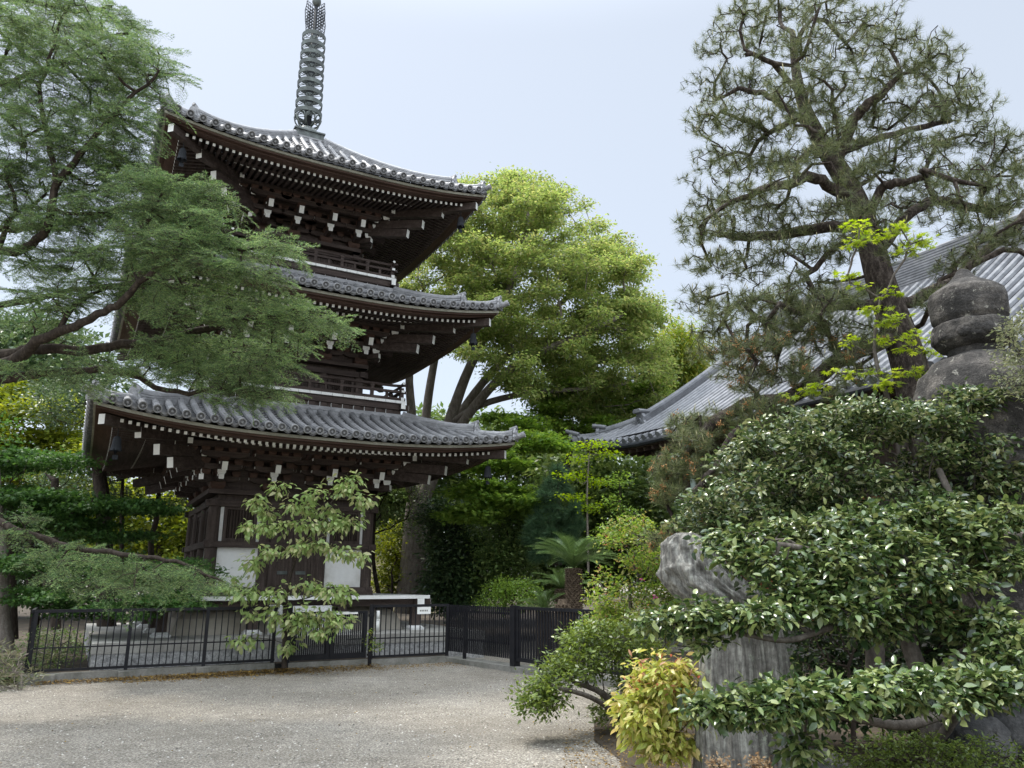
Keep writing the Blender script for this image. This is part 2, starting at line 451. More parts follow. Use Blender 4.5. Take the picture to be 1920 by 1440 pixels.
def corner_beams(L):
    E, zc, d, zd = L['E'], L['zc'], L['d'], L['zd']; mb = MB()
    D = lambda h, z: (h, -h, z)
    mb.beam(D(E-1.25, zc-.28), D(E-.175, zc-.31), .15, .20, 0, None, 1)
    mb.beam(D(d, zc-.05), D(E-.875, zc-.40), .16, .22, 0, None, 1)
    mb.beam(D(d, zc-.42), D(E-1.29, zc-.655), .16, .23, 0, None, 1)
    mb.beam(D(d, zc-.62), D(E-1.61, zc-.87), .16, .23, 0, None, 1)
    return mb.mesh('corner_beam', [M['wood_h'], M['white']])

HJ = [(-.5, 1), (-.5, .55), (-.42, .2), (-.30, 0), (.30, 0), (.42, .2), (.5, .55), (.5, 1)]     # bracket arm outline
def arm_u(mb, c, ln, h, th, m=0, cm=0):         # arm running along u, centre c (bottom)
    mb.prism([(x*ln, y*h) for x, y in HJ], (c[0], c[1]-th/2, c[2]), (1,0,0), (0,0,1), (0,1,0), th, m, m)
    for s in (-1, 1):
        mb.box(c[0]+s*ln/2-.002, c[0]+s*ln/2+.002, c[1]-th/2, c[1]+th/2, c[2]+h*.55, c[2]+h, 1)
def block(mb, c, w, h, front=0):
    """bearing block: tapered foot and square head"""
    x, y, z = c; b = w*.34; a = w/2; k = z+h*.42
    vs = [(x-b,y-b,z),(x+b,y-b,z),(x+b,y+b,z),(x-b,y+b,z),(x-a,y-a,k),(x+a,y-a,k),(x+a,y+a,k),(x-a,y+a,k),(x-a,y-a,z+h),(x+a,y-a,z+h),(x+a,y+a,z+h),(x-a,y+a,z+h)]
    fs = [(3,2,1,0),(0,1,5,4),(1,2,6,5),(2,3,7,6),(3,0,4,7),(4,5,9,8),(5,6,10,9),(6,7,11,10),(7,4,8,11),(8,9,10,11)]
    ms = [2]*10; ms[1] = front or 2; ms[5] = front or 2
    mb.add(vs, fs, ms)
def bracket(L):
    mb = MB()
    block(mb, (0, 0, 0), .34, .19)
    # first outward arm
    mb.prism([(-.55, .13), (-.55, .06), (-.48, .015), (-.38, 0), (.1, 0), (.1, .13)], (-.06, -.0, .17), (0,1,0), (0,0,1), (1,0,0), .12)
    mb.box(-.06, .06, -.553, -.550, .215, .30, 1)
    block(mb, (0, -.44, .30), .19, .12, 1)
    mb.box(-.052, .052, -.56, -.545, .195, .302, 1)
    arm_u(mb, (0, -.03, .19), .98, .13, .11)
    for x in (-.40, 0, .40): block(mb, (x, -.03, .32), .19, .12)
    arm_u(mb, (0, -.03, .46), 1.24, .13, .11)
    for x in (-.54, -.27, .27, .54): block(mb, (x, -.03, .59), .18, .11)
    arm_u(mb, (0, -.44, .42), .90, .13, .11)
    for x in (-.36, 0, .36): block(mb, (x, -.44, .55), .19, .12)
    # second outward arm and tail rafter
    mb.beam((0, .2, .50), (0, -.74, .50), .12, .13, 0, None, 1)
    mb.beam((0, .3, .86), (0, -.93, .45), .125, .20, 0, None, 1)
    block(mb, (0, -.80, .57), .19, .10, 0)
    arm_u(mb, (0, -.80, .66), 1.06, .13, .12)
    for x in (-.43, -.15, .15, .43): block(mb, (x, -.80, .785), .18, .095)
    return mb.mesh('bracket_cluster', [M['wood_h'], M['white'], M['brown']])
def corner_bracket():
    mb = MB()
    D = lambda h, z: (h, -h, z)
    for k, (r, z) in enumerate(((.42, .24), (.58, .50), (.80, .72))):
        mb.beam(D(-.1, z), D(r, z), .13, .13, 0, None, 1)
        p = D(r-.10, z+.065); block(mb, p, .20, .12, 1)
    return mb.mesh('corner_bracket', [M['wood_h'], M['white'], M['brown']])

for li, L in enumerate(LV):
    E, d, zd, z0 = L['E'], L['d'], L['zd'], L['z0']
    slope, ridge_me, top_me = roof_parts(L)
    mb = MB(); mb.box(-d, d, -d, d, zd+.95, zd+1.25)
    roof = mb.build('roof', M['wood'], pagoda)
    turn4('tile_slope', slope, roof); turn4('hip_ridge', ridge_me, roof); turn4('ridge_band', top_me, roof)
    turn4('eave_board', strip_mesh('eave_board', L, 0, .12, 0, .062, [M['strip']]), roof)
    turn4('fascia_board', strip_mesh('fascia_board', L, .045, .22, -.045, -.002, [M['brown']]), roof)
    turn4('fascia_board', strip_mesh('fascia_board', L, .15, .42, -.088, -.047, [M['brown']]), roof)
    turn4('rafter_row', rafters(L, 'upper'), roof); turn4('rafter_row', rafters(L, 'lower'), roof)
    turn4('corner_beam', corner_beams(L), roof)
    # ---- storey
    r = .14 if li == 0 else .13
    inn = d*.362
    mb = MB(); q = d-.06
    mb.box(-q, q, -q, q, z0-.1, zd+1.0)
    st = mb.build('storey', M['wood'], pagoda)
    cm = MB(); cm.tube([(0,0,z0+.1),(0,0,(z0+zd)/2),(0,0,zd-.22)], [r, r, r*.97], 18, caps=False)
    cm = cm.mesh('column', M['wood'], smooth=True)
    for k in range(4):
        for x in (-d, -inn, inn):
            o = link(bpy.data.objects.new('column', cm), st)
            c, s = math.cos(k*math.pi/2), math.sin(k*math.pi/2)
            o.location = (x*c+d*s, x*s-d*c, 0)
    # tie beams on one side
    mb = MB(); e = d+.14; f = e+.03
    if li == 0:
        mb.box(-e-.02, e+.02, -e-.02, -d+.05, z0, z0+.105); mb.box(-e, e, -e+.004, -d+.05, z0+.105, z0+.19)
        zn = 2.385
        mb.box(-f-.02, f+.02, -f+.01, -d+.02, zn, zn+.14)
    else:
        mb.box(-e, e, -e, -d+.05, z0, z0+.12)
    zk = zd-.39 if li == 0 else zd-.36
    mb.box(-f-.05, f+.05, -e-.0, -d+.02, zk, zk+.145)
    mb.box(-e-.05, e+.05, -e-.06, -d+.02, zd-.105, zd)
    turn4('tie_beam', mb.mesh('tie_beam', M['wood_h']), st)
    mb = MB()
    for k in range(int(2*d/.42)):                     # plain board wall between the brackets, with battens
        x = -d+.21+k*.42
        mb.box(x-.05, x+.05, -d+.035, -d+.06, zd, zd+.3)
    mb.box(-d, d, -d+.06-.002, -d+.07, zd, zd+.95)
    # continuous beams of the bracket zone
    for w, z, h in ((.03, .70, .12), (.44, .67, .12), (.80, .88, .13)):
        o = d+w
        mb.box(-o-.28, o+.28, -o-.055, -o+.055, zd+z, zd+z+h)
        for s in (-1, 1): mb.box(s*(o+.281)-.002, s*(o+.281)+.002, -o-.055, -o+.055, zd+z, zd+z+h, 1)
    # sloping board and small ribs under the outer purlin
    mb.add([(-d-.44, -d-.44, zd+.80), (d+.44, -d-.44, zd+.80), (d+.80, -d-.80, zd+.98), (-d-.80, -d-.80, zd+.98)], [(0,1,2,3)])
    mb.add([(-d, -d, zd+.82), (d, -d, zd+.82), (d+.44, -d-.44, zd+.80), (-d-.44, -d-.44, zd+.80)], [(0,1,2,3)])
    for x in np.arange(-d-.3, d+.31, .14):
        mb.beam((x, -d-.46, zd+.79), (x, -d-.77, zd+.92), .045, .05, 2)
    turn4('bracket_beam', mb.mesh('bracket_beam', [M['wood_h'], M['white'], M['brown']]), st)
    bm_ = bracket(L); cbm = corner_bracket()
    for k in range(4):
        c, s = math.cos(k*math.pi/2), math.sin(k*math.pi/2)
        for x in (-d, -inn, inn, d):
            o = link(bpy.data.objects.new('bracket_cluster', bm_), st)
            o.location = (x*c+d*s, x*s-d*c, zd+ (0 if x != d else .0015)); o.rotation_euler = (0, 0, k*math.pi/2)
        o = link(bpy.data.objects.new('corner_bracket', cbm), st)
        o.location = (d*c+d*s, d*s-d*c, zd); o.rotation_euler = (0, 0, k*math.pi/2)
    # wall panels, doors, lattice windows
    for sgn in (-1, 1):
        x0, x1 = (inn+r*.9, d-r*.9) if sgn > 0 else (-d+r*.9, -inn-r*.9)
        if li == 0:
            mb = MB(); mb.box(x0-.02, x1+.02, -d-.005, -d+.03, z0+.19, zn)
            turn4('plaster_panel', mb.mesh('plaster_panel', M['plaster']), st)
            wz0, wz1 = zn+.14, zk
            mb = MB(); g = .11
            mb.box(x0-.02, x0+g-.02, -d-.004, -d+.03, wz0, wz1, 1); mb.box(x1-g+.02, x1+.02, -d-.004, -d+.03, wz0, wz1, 1)
            a0, a1 = x0+g-.02, x1-g+.02
        else:
            wz0, wz1 = z0+.12, zk
            mb = MB(); a0, a1 = x0+.02, x1-.02
        fr = .075
        mb.box(a0, a0+fr, -d-.05, -d+.02, wz0, wz1); mb.box(a1-fr, a1, -d-.05, -d+.02, wz0, wz1)
        mb.box(a0+fr, a1-fr, -d-.05, -d+.02, wz0, wz0+fr); mb.box(a0+fr, a1-fr, -d-.05, -d+.02, wz1-fr*.8, wz1)
        nb = int((a1-a0-2*fr)/.062)
        for i in range(nb):
            x = a0+fr+(i+.5)*(a1-a0-2*fr)/nb
            mb.add([(x-.022, -d+.0, wz0+fr), (x, -d-.03, wz0+fr), (x+.022, -d+.0, wz0+fr), (x-.022, -d, wz1-fr*.8), (x, -d-.03, wz1-fr*.8), (x+.022, -d, wz1-fr*.8)], [(0,1,4,3),(1,2,5,4)])
        turn4('lattice_window', mb.mesh('lattice_window', [M['wood'], M['plaster']]), st)
    # double door
    mb = MB(); w = inn-r*.9; a, b = (z0+.19, zk) if li == 0 else (z0+.12, zk)
    mb.box(-w, -w+.10, -d-.07, -d+.02, a, b); mb.box(w-.10, w, -d-.07, -d+.02, a, b)
    mb.box(-w+.10, w-.10, -d-.065, -d+.02, b-.10, b); mb.box(-w+.10, w-.10, -d-.065, -d+.02, a, a+.06)
    w2 = w-.10
    for s in (-1, 1):
        x0, x1 = (0.006, w2) if s > 0 else (-w2, -.006)
        mb.box(x0, x1, -d-.02, -d+.02, a+.06, b-.10)
        for q in (x0, x1-.07): mb.box(q, q+.07, -d-.04, -d-.02, a+.06, b-.10)
        for z in (a+.06, (a+b)/2+.05, b-.20): mb.box(x0+.07, x1-.07, -d-.038, -d-.02, z, z+.10)
    if li == 0:
        for s in (-1, 1): mb.box(s*.22-.12, s*.22+.12, -d-.047, -d-.0405, a+.30, a+.38, 1)
    turn4('double_door', mb.mesh('double_door', [M['wood'], M['bronze']]), st)

# ---- balconies of the upper storeys
for (Rf, zf, base) in ((2.548, 6.145, 2.44), (2.249, 9.67, 2.15)):
    mb = MB(); z = zf
    mb.box(-Rf+.06, Rf-.06, -Rf+.06, Rf-.06, z+.01, z+.085)
    bal = mb.build('balcony', M['wood_h'], pagoda)
    mb = MB()
    n = int(2*Rf/.27)
    for i in range(n):
        x0 = -Rf+i*2*Rf/n
        mb.box(x0+.005, x0+2*Rf/n-.005, -Rf, -Rf+.055, z+.018, z+.086, 0, 1)
    turn4('floor_board_edge', mb.mesh('floor_board_edge', [M['white'], M['white']]), bal)
    mb = MB()
    mb.box(-Rf-.10, Rf+.10, -Rf+.05, -Rf+.17, z-.15, z-.003)
    for s in (-1, 1): mb.box(s*(Rf+.101)-.002, s*(Rf+.101)+.002, -Rf+.05, -Rf+.17, z-.15, z-.003, 1)
    mb.box(-base, base, -base, -base+.2, z-.40, z-.15)
    mb.box(-base-.02, base+.02, -base-.025, -base+.1, z-.40, z-.31)
    for i in range(int(2*base/.29)):
        x = -base+.2+i*.29
        mb.box(x-.085, x+.085, -base-.05, -base, z-.29, z-.17)
        mb.box(x-.089, x-.085, -base-.055, -base, z-.30, z-.165, 1)
    turn4('balcony_beam', mb.mesh('balcony_beam', [M['wood_h'], M['white']]), bal)
    q = Rf-.10; zt = z+.09; mb = MB()
    for dz, w, h, ex in ((.045, .09, .085, .10), (.25, .085, .06, .13)):
        mb.box(-q-ex, q+ex, -q-w/2, -q+w/2, zt+dz-h/2, zt+dz+h/2)
        for s in (-1, 1): mb.box(s*(q+ex+.001)-.002, s*(q+ex+.001)+.002, -q-w/2-.001, -q+w/2+.001, zt+dz-h/2, zt+dz+h/2, 1)
    xs = np.linspace(-q-.16, q+.16, 25)
    mb.tube([(x, -q, zt+.41+.05*max(0, (abs(x)-q+.25)/.4)**2) for x in xs], .038, 8, 0, True, 1)
    for i, x in enumerate(np.linspace(-q, q, 7)):
        if i % 2 == 0 or True:
            if i in (1, 3, 5) or i in (2, 4):
                mb.box(x-.04, x+.04, -q-.042, -q+.042, zt+.085, zt+.34); block(mb, (x, -q, zt+.31), .10, .07)
            else:
                mb.box(x-.05, x+.05, -q-.05, -q+.05, zt, zt+.36)
    for x in np.linspace(-q, q, 13)[1::2]: mb.box(x-.032, x+.032, -q-.03, -q+.03, zt+.087, zt+.22)
    turn4('balcony_rail', mb.mesh('balcony_rail', [M['wood_h'], M['white'], M['wood_h']]), bal)

# ---- spire
mb = MB()
mb.box(-.42, .42, -.42, .42, 14.30, 14.70); mb.box(-.46, .46, -.46, .46, 14.70, 14.745)
for k in range(4):
    c, s = math.cos(k*math.pi/2), math.sin(k*math.pi/2)
    for x in (-.37, .37):
        p = lambda u, v, z: (u*c-v*s, u*s+v*c, z)
        mb.add([p(x-.045,-.43,14.31), p(x+.045,-.43,14.31), p(x+.045,-.43,14.699), p(x-.045,-.43,14.699)], [(0,1,2,3)])
        mb.add([p(x-.045,-.43,14.31), p(x-.045,-.42,14.31), p(x-.045,-.42,14.699), p(x-.045,-.43,14.699)], [(0,1,2,3)])
fin = mb.build('spire', M['bronze'], pagoda)
mb = MB(); mb.lathe([(.36, 14.745), (.36, 14.79), (.34, 14.88), (.28, 14.97), (.20, 15.02), (.13, 15.04)], 24)
mb.build('inverted_bowl', M['bronze'], fin, True)
mb = MB()
for i in range(8):
    q = 2*math.pi*i/8; c, s = math.cos(q), math.sin(q)
    rr = [(.17, 15.04), (.27, 15.10), (.345, 15.22), (.385, 15.36), (.37, 15.44)]
    ww = [.05, .10, .13, .11, .01]
    vo = []; 
    for (r_, z_), w_ in zip(rr, ww):
        for sg in (-1, 1):
            vo.append((r_*c-sg*w_*s, r_*s+sg*w_*c, z_))
    # outline ring only (open petal)
    for sg in (0, 1):
        mb.tube([vo[2*j+sg] for j in range(5)], .022, 6)
mb.build('lotus_crown', M['bronze'], fin, True)
mb = MB(); mb.tube([(0,0,15.0),(0,0,18.5),(0,0,18.52),(0,0,19.55)], [.115,.095,.065,.045], 14)
mb.build('spire_pole', M['iron'], fin, True)
for i in range(9):
    z = 15.50+i*.343; r = .41-.0062*i
    mb = MB(); mb.lathe([(r-.028, z-.065), (r-.004, z-.065), (r+.008, z+.065), (r-.028, z+.065), (r-.028, z-.065)], 36, caps=False)
    mb.lathe([(.118, z-.07), (.122, z-.07), (.122, z+.05), (.118, z+.05)], 14, caps=False)
    for k in range(8):
        q = 2*math.pi*k/8+.2; c, s = math.cos(q), math.sin(q)
        mb.tube([(.12*c, .12*s, z-.03), ((r-.02)*c, (r-.02)*s, z-.03)], .010, 5)
        if k % 2 == 0: mb.tube([(.2*c, .2*s, z-.03), ((r-.05)*c, (r-.05)*s, z-.12), ((r-.02)*c, (r-.02)*s, z-.04)], .014, 5)
    mb.build('spire_ring', M['bronze'], fin, False)
mb = MB()
for k in range(4):
    q = k*math.pi/2+.5; c, s = math.cos(q), math.sin(q)
    for j in range(8):
        for i in range(4):
            zz = 18.56+j*.112; r0 = .10+i*.088*(1-.03*abs(j-4))
            pts = [(r0+.052*math.cos(w)+.006*w, zz+.062*math.sin(w)+.012*w) for w in np.linspace(-2.2+.9*(i % 2), 3.6, 10)]
            mb.tube([(x*c, x*s, z) for x, z in pts], .010, 4, caps=False)
    mb.tube([(.06*c, .06*s, 18.5), (.22*c, .22*s, 18.48), (.40*c, .40*s, 18.62), (.44*c, .44*s, 19.0), (.36*c, .36*s, 19.42)], .010, 4)
mb.build('flame_ornament', M['iron'], fin)
mb = MB(); mb.lathe([(.02, 19.45), (.09, 19.50), (.14, 19.60), (.135, 19.70), (.08, 19.78), (.04, 19.80), (.09, 19.86), (.11, 19.95), (.06, 20.06), (0, 20.16)], 18)
mb.build('jewel', M['bronze'], fin, True)

# ---- wind bells under the eave corners (hung from the pagoda, each a thing)
def bell_mesh():
    mb = MB()
    mb.tube([(0,0,.16),(0,0,.0)], .008, 5); mb.lathe([(.02, 0), (.05, -.01), (.075, -.05), (.085, -.16), (.10, -.25), (.115, -.30), (.10, -.285), (.07, -.17), (.03, -.05)], 12)
    for k in range(4):
        q = k*math.pi/2; c, s = math.cos(q), math.sin(q)
        mb.add([(.10*c-.05*s, .10*s+.05*c, -.27), (.10*c+.05*s, .10*s-.05*c, -.27), (.12*c, .12*s, -.37)], [(0,1,2),(2,1,0)])
    return mb
bell0 = None
for li, (sx, sy), txt in ((2, (-1,-1), 'under the front left corner of the top roof'), (2, (1,-1), 'under the right corner of the top roof'),
                          (1, (1,-1), 'under the right corner of the middle roof'), (0, (-1,-1), 'under the front left corner of the lowest roof'),
                          (0, (1,-1), 'under the right corner of the lowest roof'), (0, (-1,1), 'under the far left corner of the lowest roof')):
    L = LV[li]; h = L['E']-.50
    if bell0 is None:
        o = bell0 = bell_mesh().build('wind_bell', M['iron'])
        ton = MB(); ton.tube([(0,0,-.2),(0,0,-.42)], .006, 4); ton.box(-.05,.05,-.004,.004,-.47,-.38); ton = ton.build('clapper', M['iron'], o)
    else:
        o = link(bell0.copy()); t2 = ton.copy(); link(t2, o)
    o.location = loc(sx*h, sy*h, L['zc']-.41-.16); o.rotation_euler = (0, 0, PYAW)
    tag(o, 'small dark bronze wind bell hanging '+txt, 'wind bell', 'wind bells under the pagoda eaves')
# ================================================================== GROUND
def gravel_mat():
    m, t, b = new_mat('gravel')
    n1 = noise(t, 38, 4, .8); n2 = noise(t, 90, 2, .6); n3 = noise(t, .55, 4, .6); n4 = noise(t, 5, 5, .7)
    r1 = ramp(t, n1.outputs['Fac'], [(.30, (.045,.041,.036)), (.46, (.175,.160,.140)), (.56, (.30,.278,.245)), (.70, (.60,.565,.50))])
    r2 = ramp(t, n2.outputs['Fac'], [(.25, (.55,.55,.55)), (.75, (1.35,1.34,1.3))])
    r3 = ramp(t, n3.outputs['Fac'], [(.3, (.82,.80,.77)), (.7, (1.1,1.1,1.1))])
    r4 = ramp(t, n4.outputs['Fac'], [(.3, (.78,.78,.78)), (.7, (1.18,1.18,1.18))])
    src = r1.outputs[0]
    for r in (r2, r3, r4):
        mx = t.nodes.new('ShaderNodeMix'); mx.data_type = 'RGBA'; mx.blend_type = 'MULTIPLY'; mx.inputs[0].default_value = 1
        t.links.new(src, mx.inputs[6]); t.links.new(r.outputs[0], mx.inputs[7]); src = mx.outputs[2]
    t.links.new(src, b.inputs['Base Color']); b.inputs['Roughness'].default_value = .9; b.inputs['Specular IOR Level'].default_value = .2
    bp = t.nodes.new('ShaderNodeBump'); bp.inputs['Strength'].default_value = .9; bp.inputs['Distance'].default_value = .012
    t.links.new(n1.outputs['Fac'], bp.inputs['Height']); t.links.new(bp.outputs[0], b.inputs['Normal'])
    return m
M['gravel'] = gravel_mat()
M['soil'] = surf('dark_soil', [(.030,.024,.017),(.062,.048,.034),(.12,.09,.06)], 1.4, None, .95, .6, 20, fine=(40,.4))
GZ = -.13
mb = MB()
xs = np.concatenate([[-600,-200,-60], np.linspace(-16, 16, 65), [60,200,600]]); ys = np.concatenate([[-300,-60,-10], np.linspace(-2, 24, 53), [60,200,900]])
rg = np.random.RandomState(5)
vs = []
for y in ys:
    for x in xs:
        near = abs(x) <= 16 and -2 <= y <= 24
        vs.append((x, y, GZ+(rg.uniform(-.008, .008) if near else 0)))
k = len(xs)
mb.add(vs, [(j*k+i, j*k+i+1, (j+1)*k+i+1, (j+1)*k+i) for j in range(len(ys)-1) for i in range(k-1)])
g = mb.build('gravel_ground', M['gravel'], None, True); tag(g, 'pale grey gravel of the temple forecourt', 'ground', kind='structure')
# planted ground beyond the fence and under the shrubs on the right
def flat_poly(name, pts, z, mat, label):
    mb = MB(); mb.add([(p[0], p[1], z) for p in pts], [tuple(range(len(pts)))])
    o = mb.build(name, mat); tag(o, label, 'ground', kind='structure'); return o
c = [loc(u, v)[:2] for u, v in ((-60, -4.52), (3.0, -4.52), (3.3, 0), (60, 0), (60, 70), (-60, 70))]
flat_poly('soil_yard', c, .0, M['soil'], 'dark leaf strewn soil of the planted yard behind the fence')
bed = [(1.05, 5.6), (1.12, 6.6), (1.02, 7.6), (1.08, 8.4), (.92, 9.3), (1.05, 10.6), (1.6, 12.2), (1.9, 14.4), (2.4, 17), (3.2, 21), (9, 19), (16, 14), (16, 3), (3.5, 2), (1.5, 3.6)]
flat_poly('planting_bed', bed, GZ+.012, M['soil'], 'dark soil of the planting bed under the shrubs')

# ================================================================== FENCES
def fence_part_mesh(name, fn, parent, mat=None):
    mb = MB(); fn(mb); return mb.build(name, mat or M['fence'], parent)
# long railing on a concrete kerb, left of the gate (local axis x along the run)
def railing(name, u0, u1, v, zb, zt, posts, label, kerb=True, sp=.118, group=None, mid=.38):
    o = loc(u0, v); root = empty(name, o, PYAW); L = u1-u0
    fence_part_mesh('rail', lambda m: m.box(0, L, -.025, .025, zt-.055, zt), root)
    fence_part_mesh('rail', lambda m: m.box(0, L, -.02, .02, zb+.0, zb+.045), root)
    fence_part_mesh('rail', lambda m: m.box(0, L, -.012, .012, zb+(zt-zb)*mid-.012, zb+(zt-zb)*mid+.012), root)
    for p in posts:
        x = p-u0
        fence_part_mesh('post', lambda m: m.box(x-.03, x+.03, -.028, .028, zb-.09, zt-.056), root)
    n = int(L/sp)
    def bars(m):
        for i in range(1, n):
            x = i*L/n
            if min(abs(x-(p-u0)) for p in posts) < .04: continue
            m.box(x-.009, x+.009, -.009, .009, zb+.045, zt-.055)
    fence_part_mesh('bar_infill', bars, root)
    if kerb:
        fence_part_mesh('kerb', lambda m: m.box(-.1, L, -.07, .09, GZ-.1, zb-.03), root, M['concrete'])
    tag(root, label, 'fence', group); return root
rl = railing('metal_railing', -5.12, -.86, -4.6, .06, 1.12, (-5.09, -3.55, -2.2, -.90), 'long dark metal railing on a low concrete kerb left of the gate')
for x in (.33, 1.57, 2.9):
    fence_part_mesh('footing_block', lambda m: m.box(x-.12, x+.12, -.20, -.071, GZ-.05, .02), rl, M['concrete'])
# short return at the left end
root = empty('metal_railing', loc(-5.15, -4.55), PYAW)
fence_part_mesh('rail', lambda m: m.box(-.025, .025, .0, 2.2, 1.065, 1.12), root); fence_part_mesh('rail', lambda m: m.box(-.02, .02, .0, 2.2, .06, .105), root)
def bars(m):
    for i in range(1, 18): m.box(-.009, .009, i*.12-.009, i*.12+.009, .105, 1.065)
fence_part_mesh('bar_infill', bars, root)
tag(root, 'short dark railing running back from the left end of the long fence', 'fence')
railing('metal_railing', 1.13, 2.97, -4.6, .03, 1.12, (1.16, 2.94), 'short dark metal railing section just right of the gate', True, .112, None, .36)
# gate: two leaves with close bars
root = empty('metal_gate', loc(-.62, -4.66), PYAW)
for k in (0, 1):
    x0 = .06+k*.80; x1 = x0+.79
    fr = fence_part_mesh('gate_leaf', lambda m: (m.box(x0, x0+.075, -.025, .025, .05, 1.0), m.box(x1-.075, x1, -.025, .025, .05, 1.0), m.box(x0+.075, x1-.075, -.025, .025, .05, .16), m.box(x0+.075, x1-.075, -.025, .025, .95, 1.0)), root)
    def bars(m):
        n = 15
        for i in range(n):
            x = x0+.075+(i+.5)*(x1-x0-.15)/n
            m.box(x-.011, x+.011, -.012, .012, .16, .95)
        if k: m.box(x0+.35, x1-.08, .013, .03, .42, .44)
    fence_part_mesh('bar_infill', bars, fr)
fence_part_mesh('gate_post', lambda m: (m.tube([(1.74, 0, -.12), (1.74, 0, 1.13)], .045, 12), m.box(1.69, 1.79, -.05, .05, .88, .93), m.box(1.69, 1.79, -.05, .05, .08, .12)), root)
fence_part_mesh('gate_post', lambda m: m.box(-.06, .04, -.05, .05, -.12, 1.13), root)
fence_part_mesh('threshold', lambda m: m.box(.02, 1.68, -.06, .09, GZ-.05, .02), root, M['concrete'])
tag(root, 'dark double leaf metal gate with close vertical bars in front of the pagoda', 'gate')
# little signs fixed on the gate and on the railing behind
sg = MB(); sg.box(-.17, .17, -.006, .006, -.028, .028); sg.box(.172, .36, -.006, .006, -.024, .016)
sg = sg.build('notice_plate', M['white']); sg.location = loc(-.62+1.06, -4.705, .965); sg.rotation_euler = (0, 0, PYAW)
tx = MB()
for i in range(7): tx.box(-.12+i*.022, -.106+i*.022, -.008, -.0065, .0, .012)
tx.build('lettering', M['iron'], sg)
tag(sg, 'narrow white notice plate on the top rail of the gate', 'sign')
sg = MB(); sg.box(-.16, .16, -.006, .006, -.075, .075)
sg = sg.build('notice_plate', M['white']); sg.location = loc(2.35, -4.63, .985); sg.rotation_euler = (0, 0, PYAW)
tx = MB()
for i in range(5): tx.box(-.10+i*.04, -.075+i*.04, -.009, -.0065, -.02, .015)
tx.build('lettering', M['concrete'], sg)
tag(sg, 'small grey notice plate on the railing right of the gate', 'sign')
pp = MB(); pp.tube([(0,0,.48),(0,0,.74)], .045, 14); pp.tube([(0,0,.74),(0,0,.95)], .042, 14); pp.lathe([(.05,.735),(.05,.755)],14)
pp = pp.build('standpipe', M['white'], None, True); pp.location = loc(1.75, -3.3)
tag(pp, 'short white pipe standing on the stone platform', 'pipe')
# sliding fence running towards the viewer on the right
root = empty('slatted_fence', loc(2.99, -4.56), PYAW+.146)
def slats(m):
    n = 32
    for i in range(n):
        y = -.04-i*(2.34/n); m.box(-.011, .011, y-.018, y+.018, .10, 1.10)
fence_part_mesh('slat_infill', slats, root)
fence_part_mesh('rail', lambda m: m.box(.012, .05, -2.35, 0, .36, .40), root); fence_part_mesh('rail', lambda m: m.box(.012, .05, -2.35, 0, .95, .99), root)
fence_part_mesh('post', lambda m: m.box(.02, .08, -.62, -.56, GZ, 1.05), root)
fence_part_mesh('kerb', lambda m: m.box(-.12, .30, -5.9, .05, GZ-.05, GZ+.10), root, M['concrete'])
tag(root, 'black close slatted fence bay turning towards the viewer right of the railing', 'fence')
pst = MB(); pst.box(-.075, .075, -.075, .075, GZ, 1.12); pst = pst.build('fence_post', M['fence']); pst.location = loc(3.35, -7.0); pst.rotation_euler = (0, 0, PYAW+.13)
cp = MB(); cp.box(-.08, .08, -.08, .08, 1.121, 1.135); cp.build('cap', M['fence'], pst)
tag(pst, 'thick black square fence post between the slatted bay and the sliding gate', 'post')
root = empty('sliding_gate', loc(3.36, -7.08), PYAW+.12)
def slats(m):
    n = 34
    for i in range(n):
        y = -.1-i*(3.0/n); m.box(-.012, .012, y-.022, y+.022, .14, 1.06)
fence_part_mesh('slat_infill', slats, root)
fence_part_mesh('rail', lambda m: m.box(-.03, .03, -3.2, 0, 1.06, 1.12), root); fence_part_mesh('rail', lambda m: m.box(-.03, .03, -3.2, 0, .07, .14), root)
fence_part_mesh('frame_stile', lambda m: m.box(-.03, .03, -.07, 0, .14, 1.06), root)
fence_part_mesh('roller', lambda m: m.box(-.025, .025, -.75, -.65, GZ, .07), root)
tag(root, 'black sliding gate of vertical slats beside the green bush', 'gate')

# ================================================================== MAIN HALL on the right
M['hall_wood'] = surf('hall_timber', [(.10,.035,.015),(.22,.085,.035),(.30,.13,.06)], 2, (1,1,5), .6, .1, fine=(20,.2))
M['copper'] = surf('verdigris_gutter', [(.20,.27,.24),(.30,.37,.34),(.40,.46,.43)], 4, None, .6)
M['tile3'] = surf('hall_roof_tile', [(.10,.104,.112),(.175,.18,.195),(.25,.255,.265)], 1.3, None, .6, .1, 20, fine=(6,.22), spec=.3)
HU, HV = 8.82, -1.21
hall = empty('temple_hall', loc(HU, HV), PYAW)
tag(hall, 'temple hall with a sweeping pale grey tiled roof behind the pine', 'temple hall')
LEN, RX = 19.0, 6.5
def hz(x, y):                       # front slope height, y<=0 along the facade (0 at the far corner)
    lift = .52*max(0, 1+y/3.5)**2*max(0, 1-x/3)**2
    return 5.45+.585*x+.012*x*x+lift
mb = MB()
sp = .30; n = int(LEN/sp)
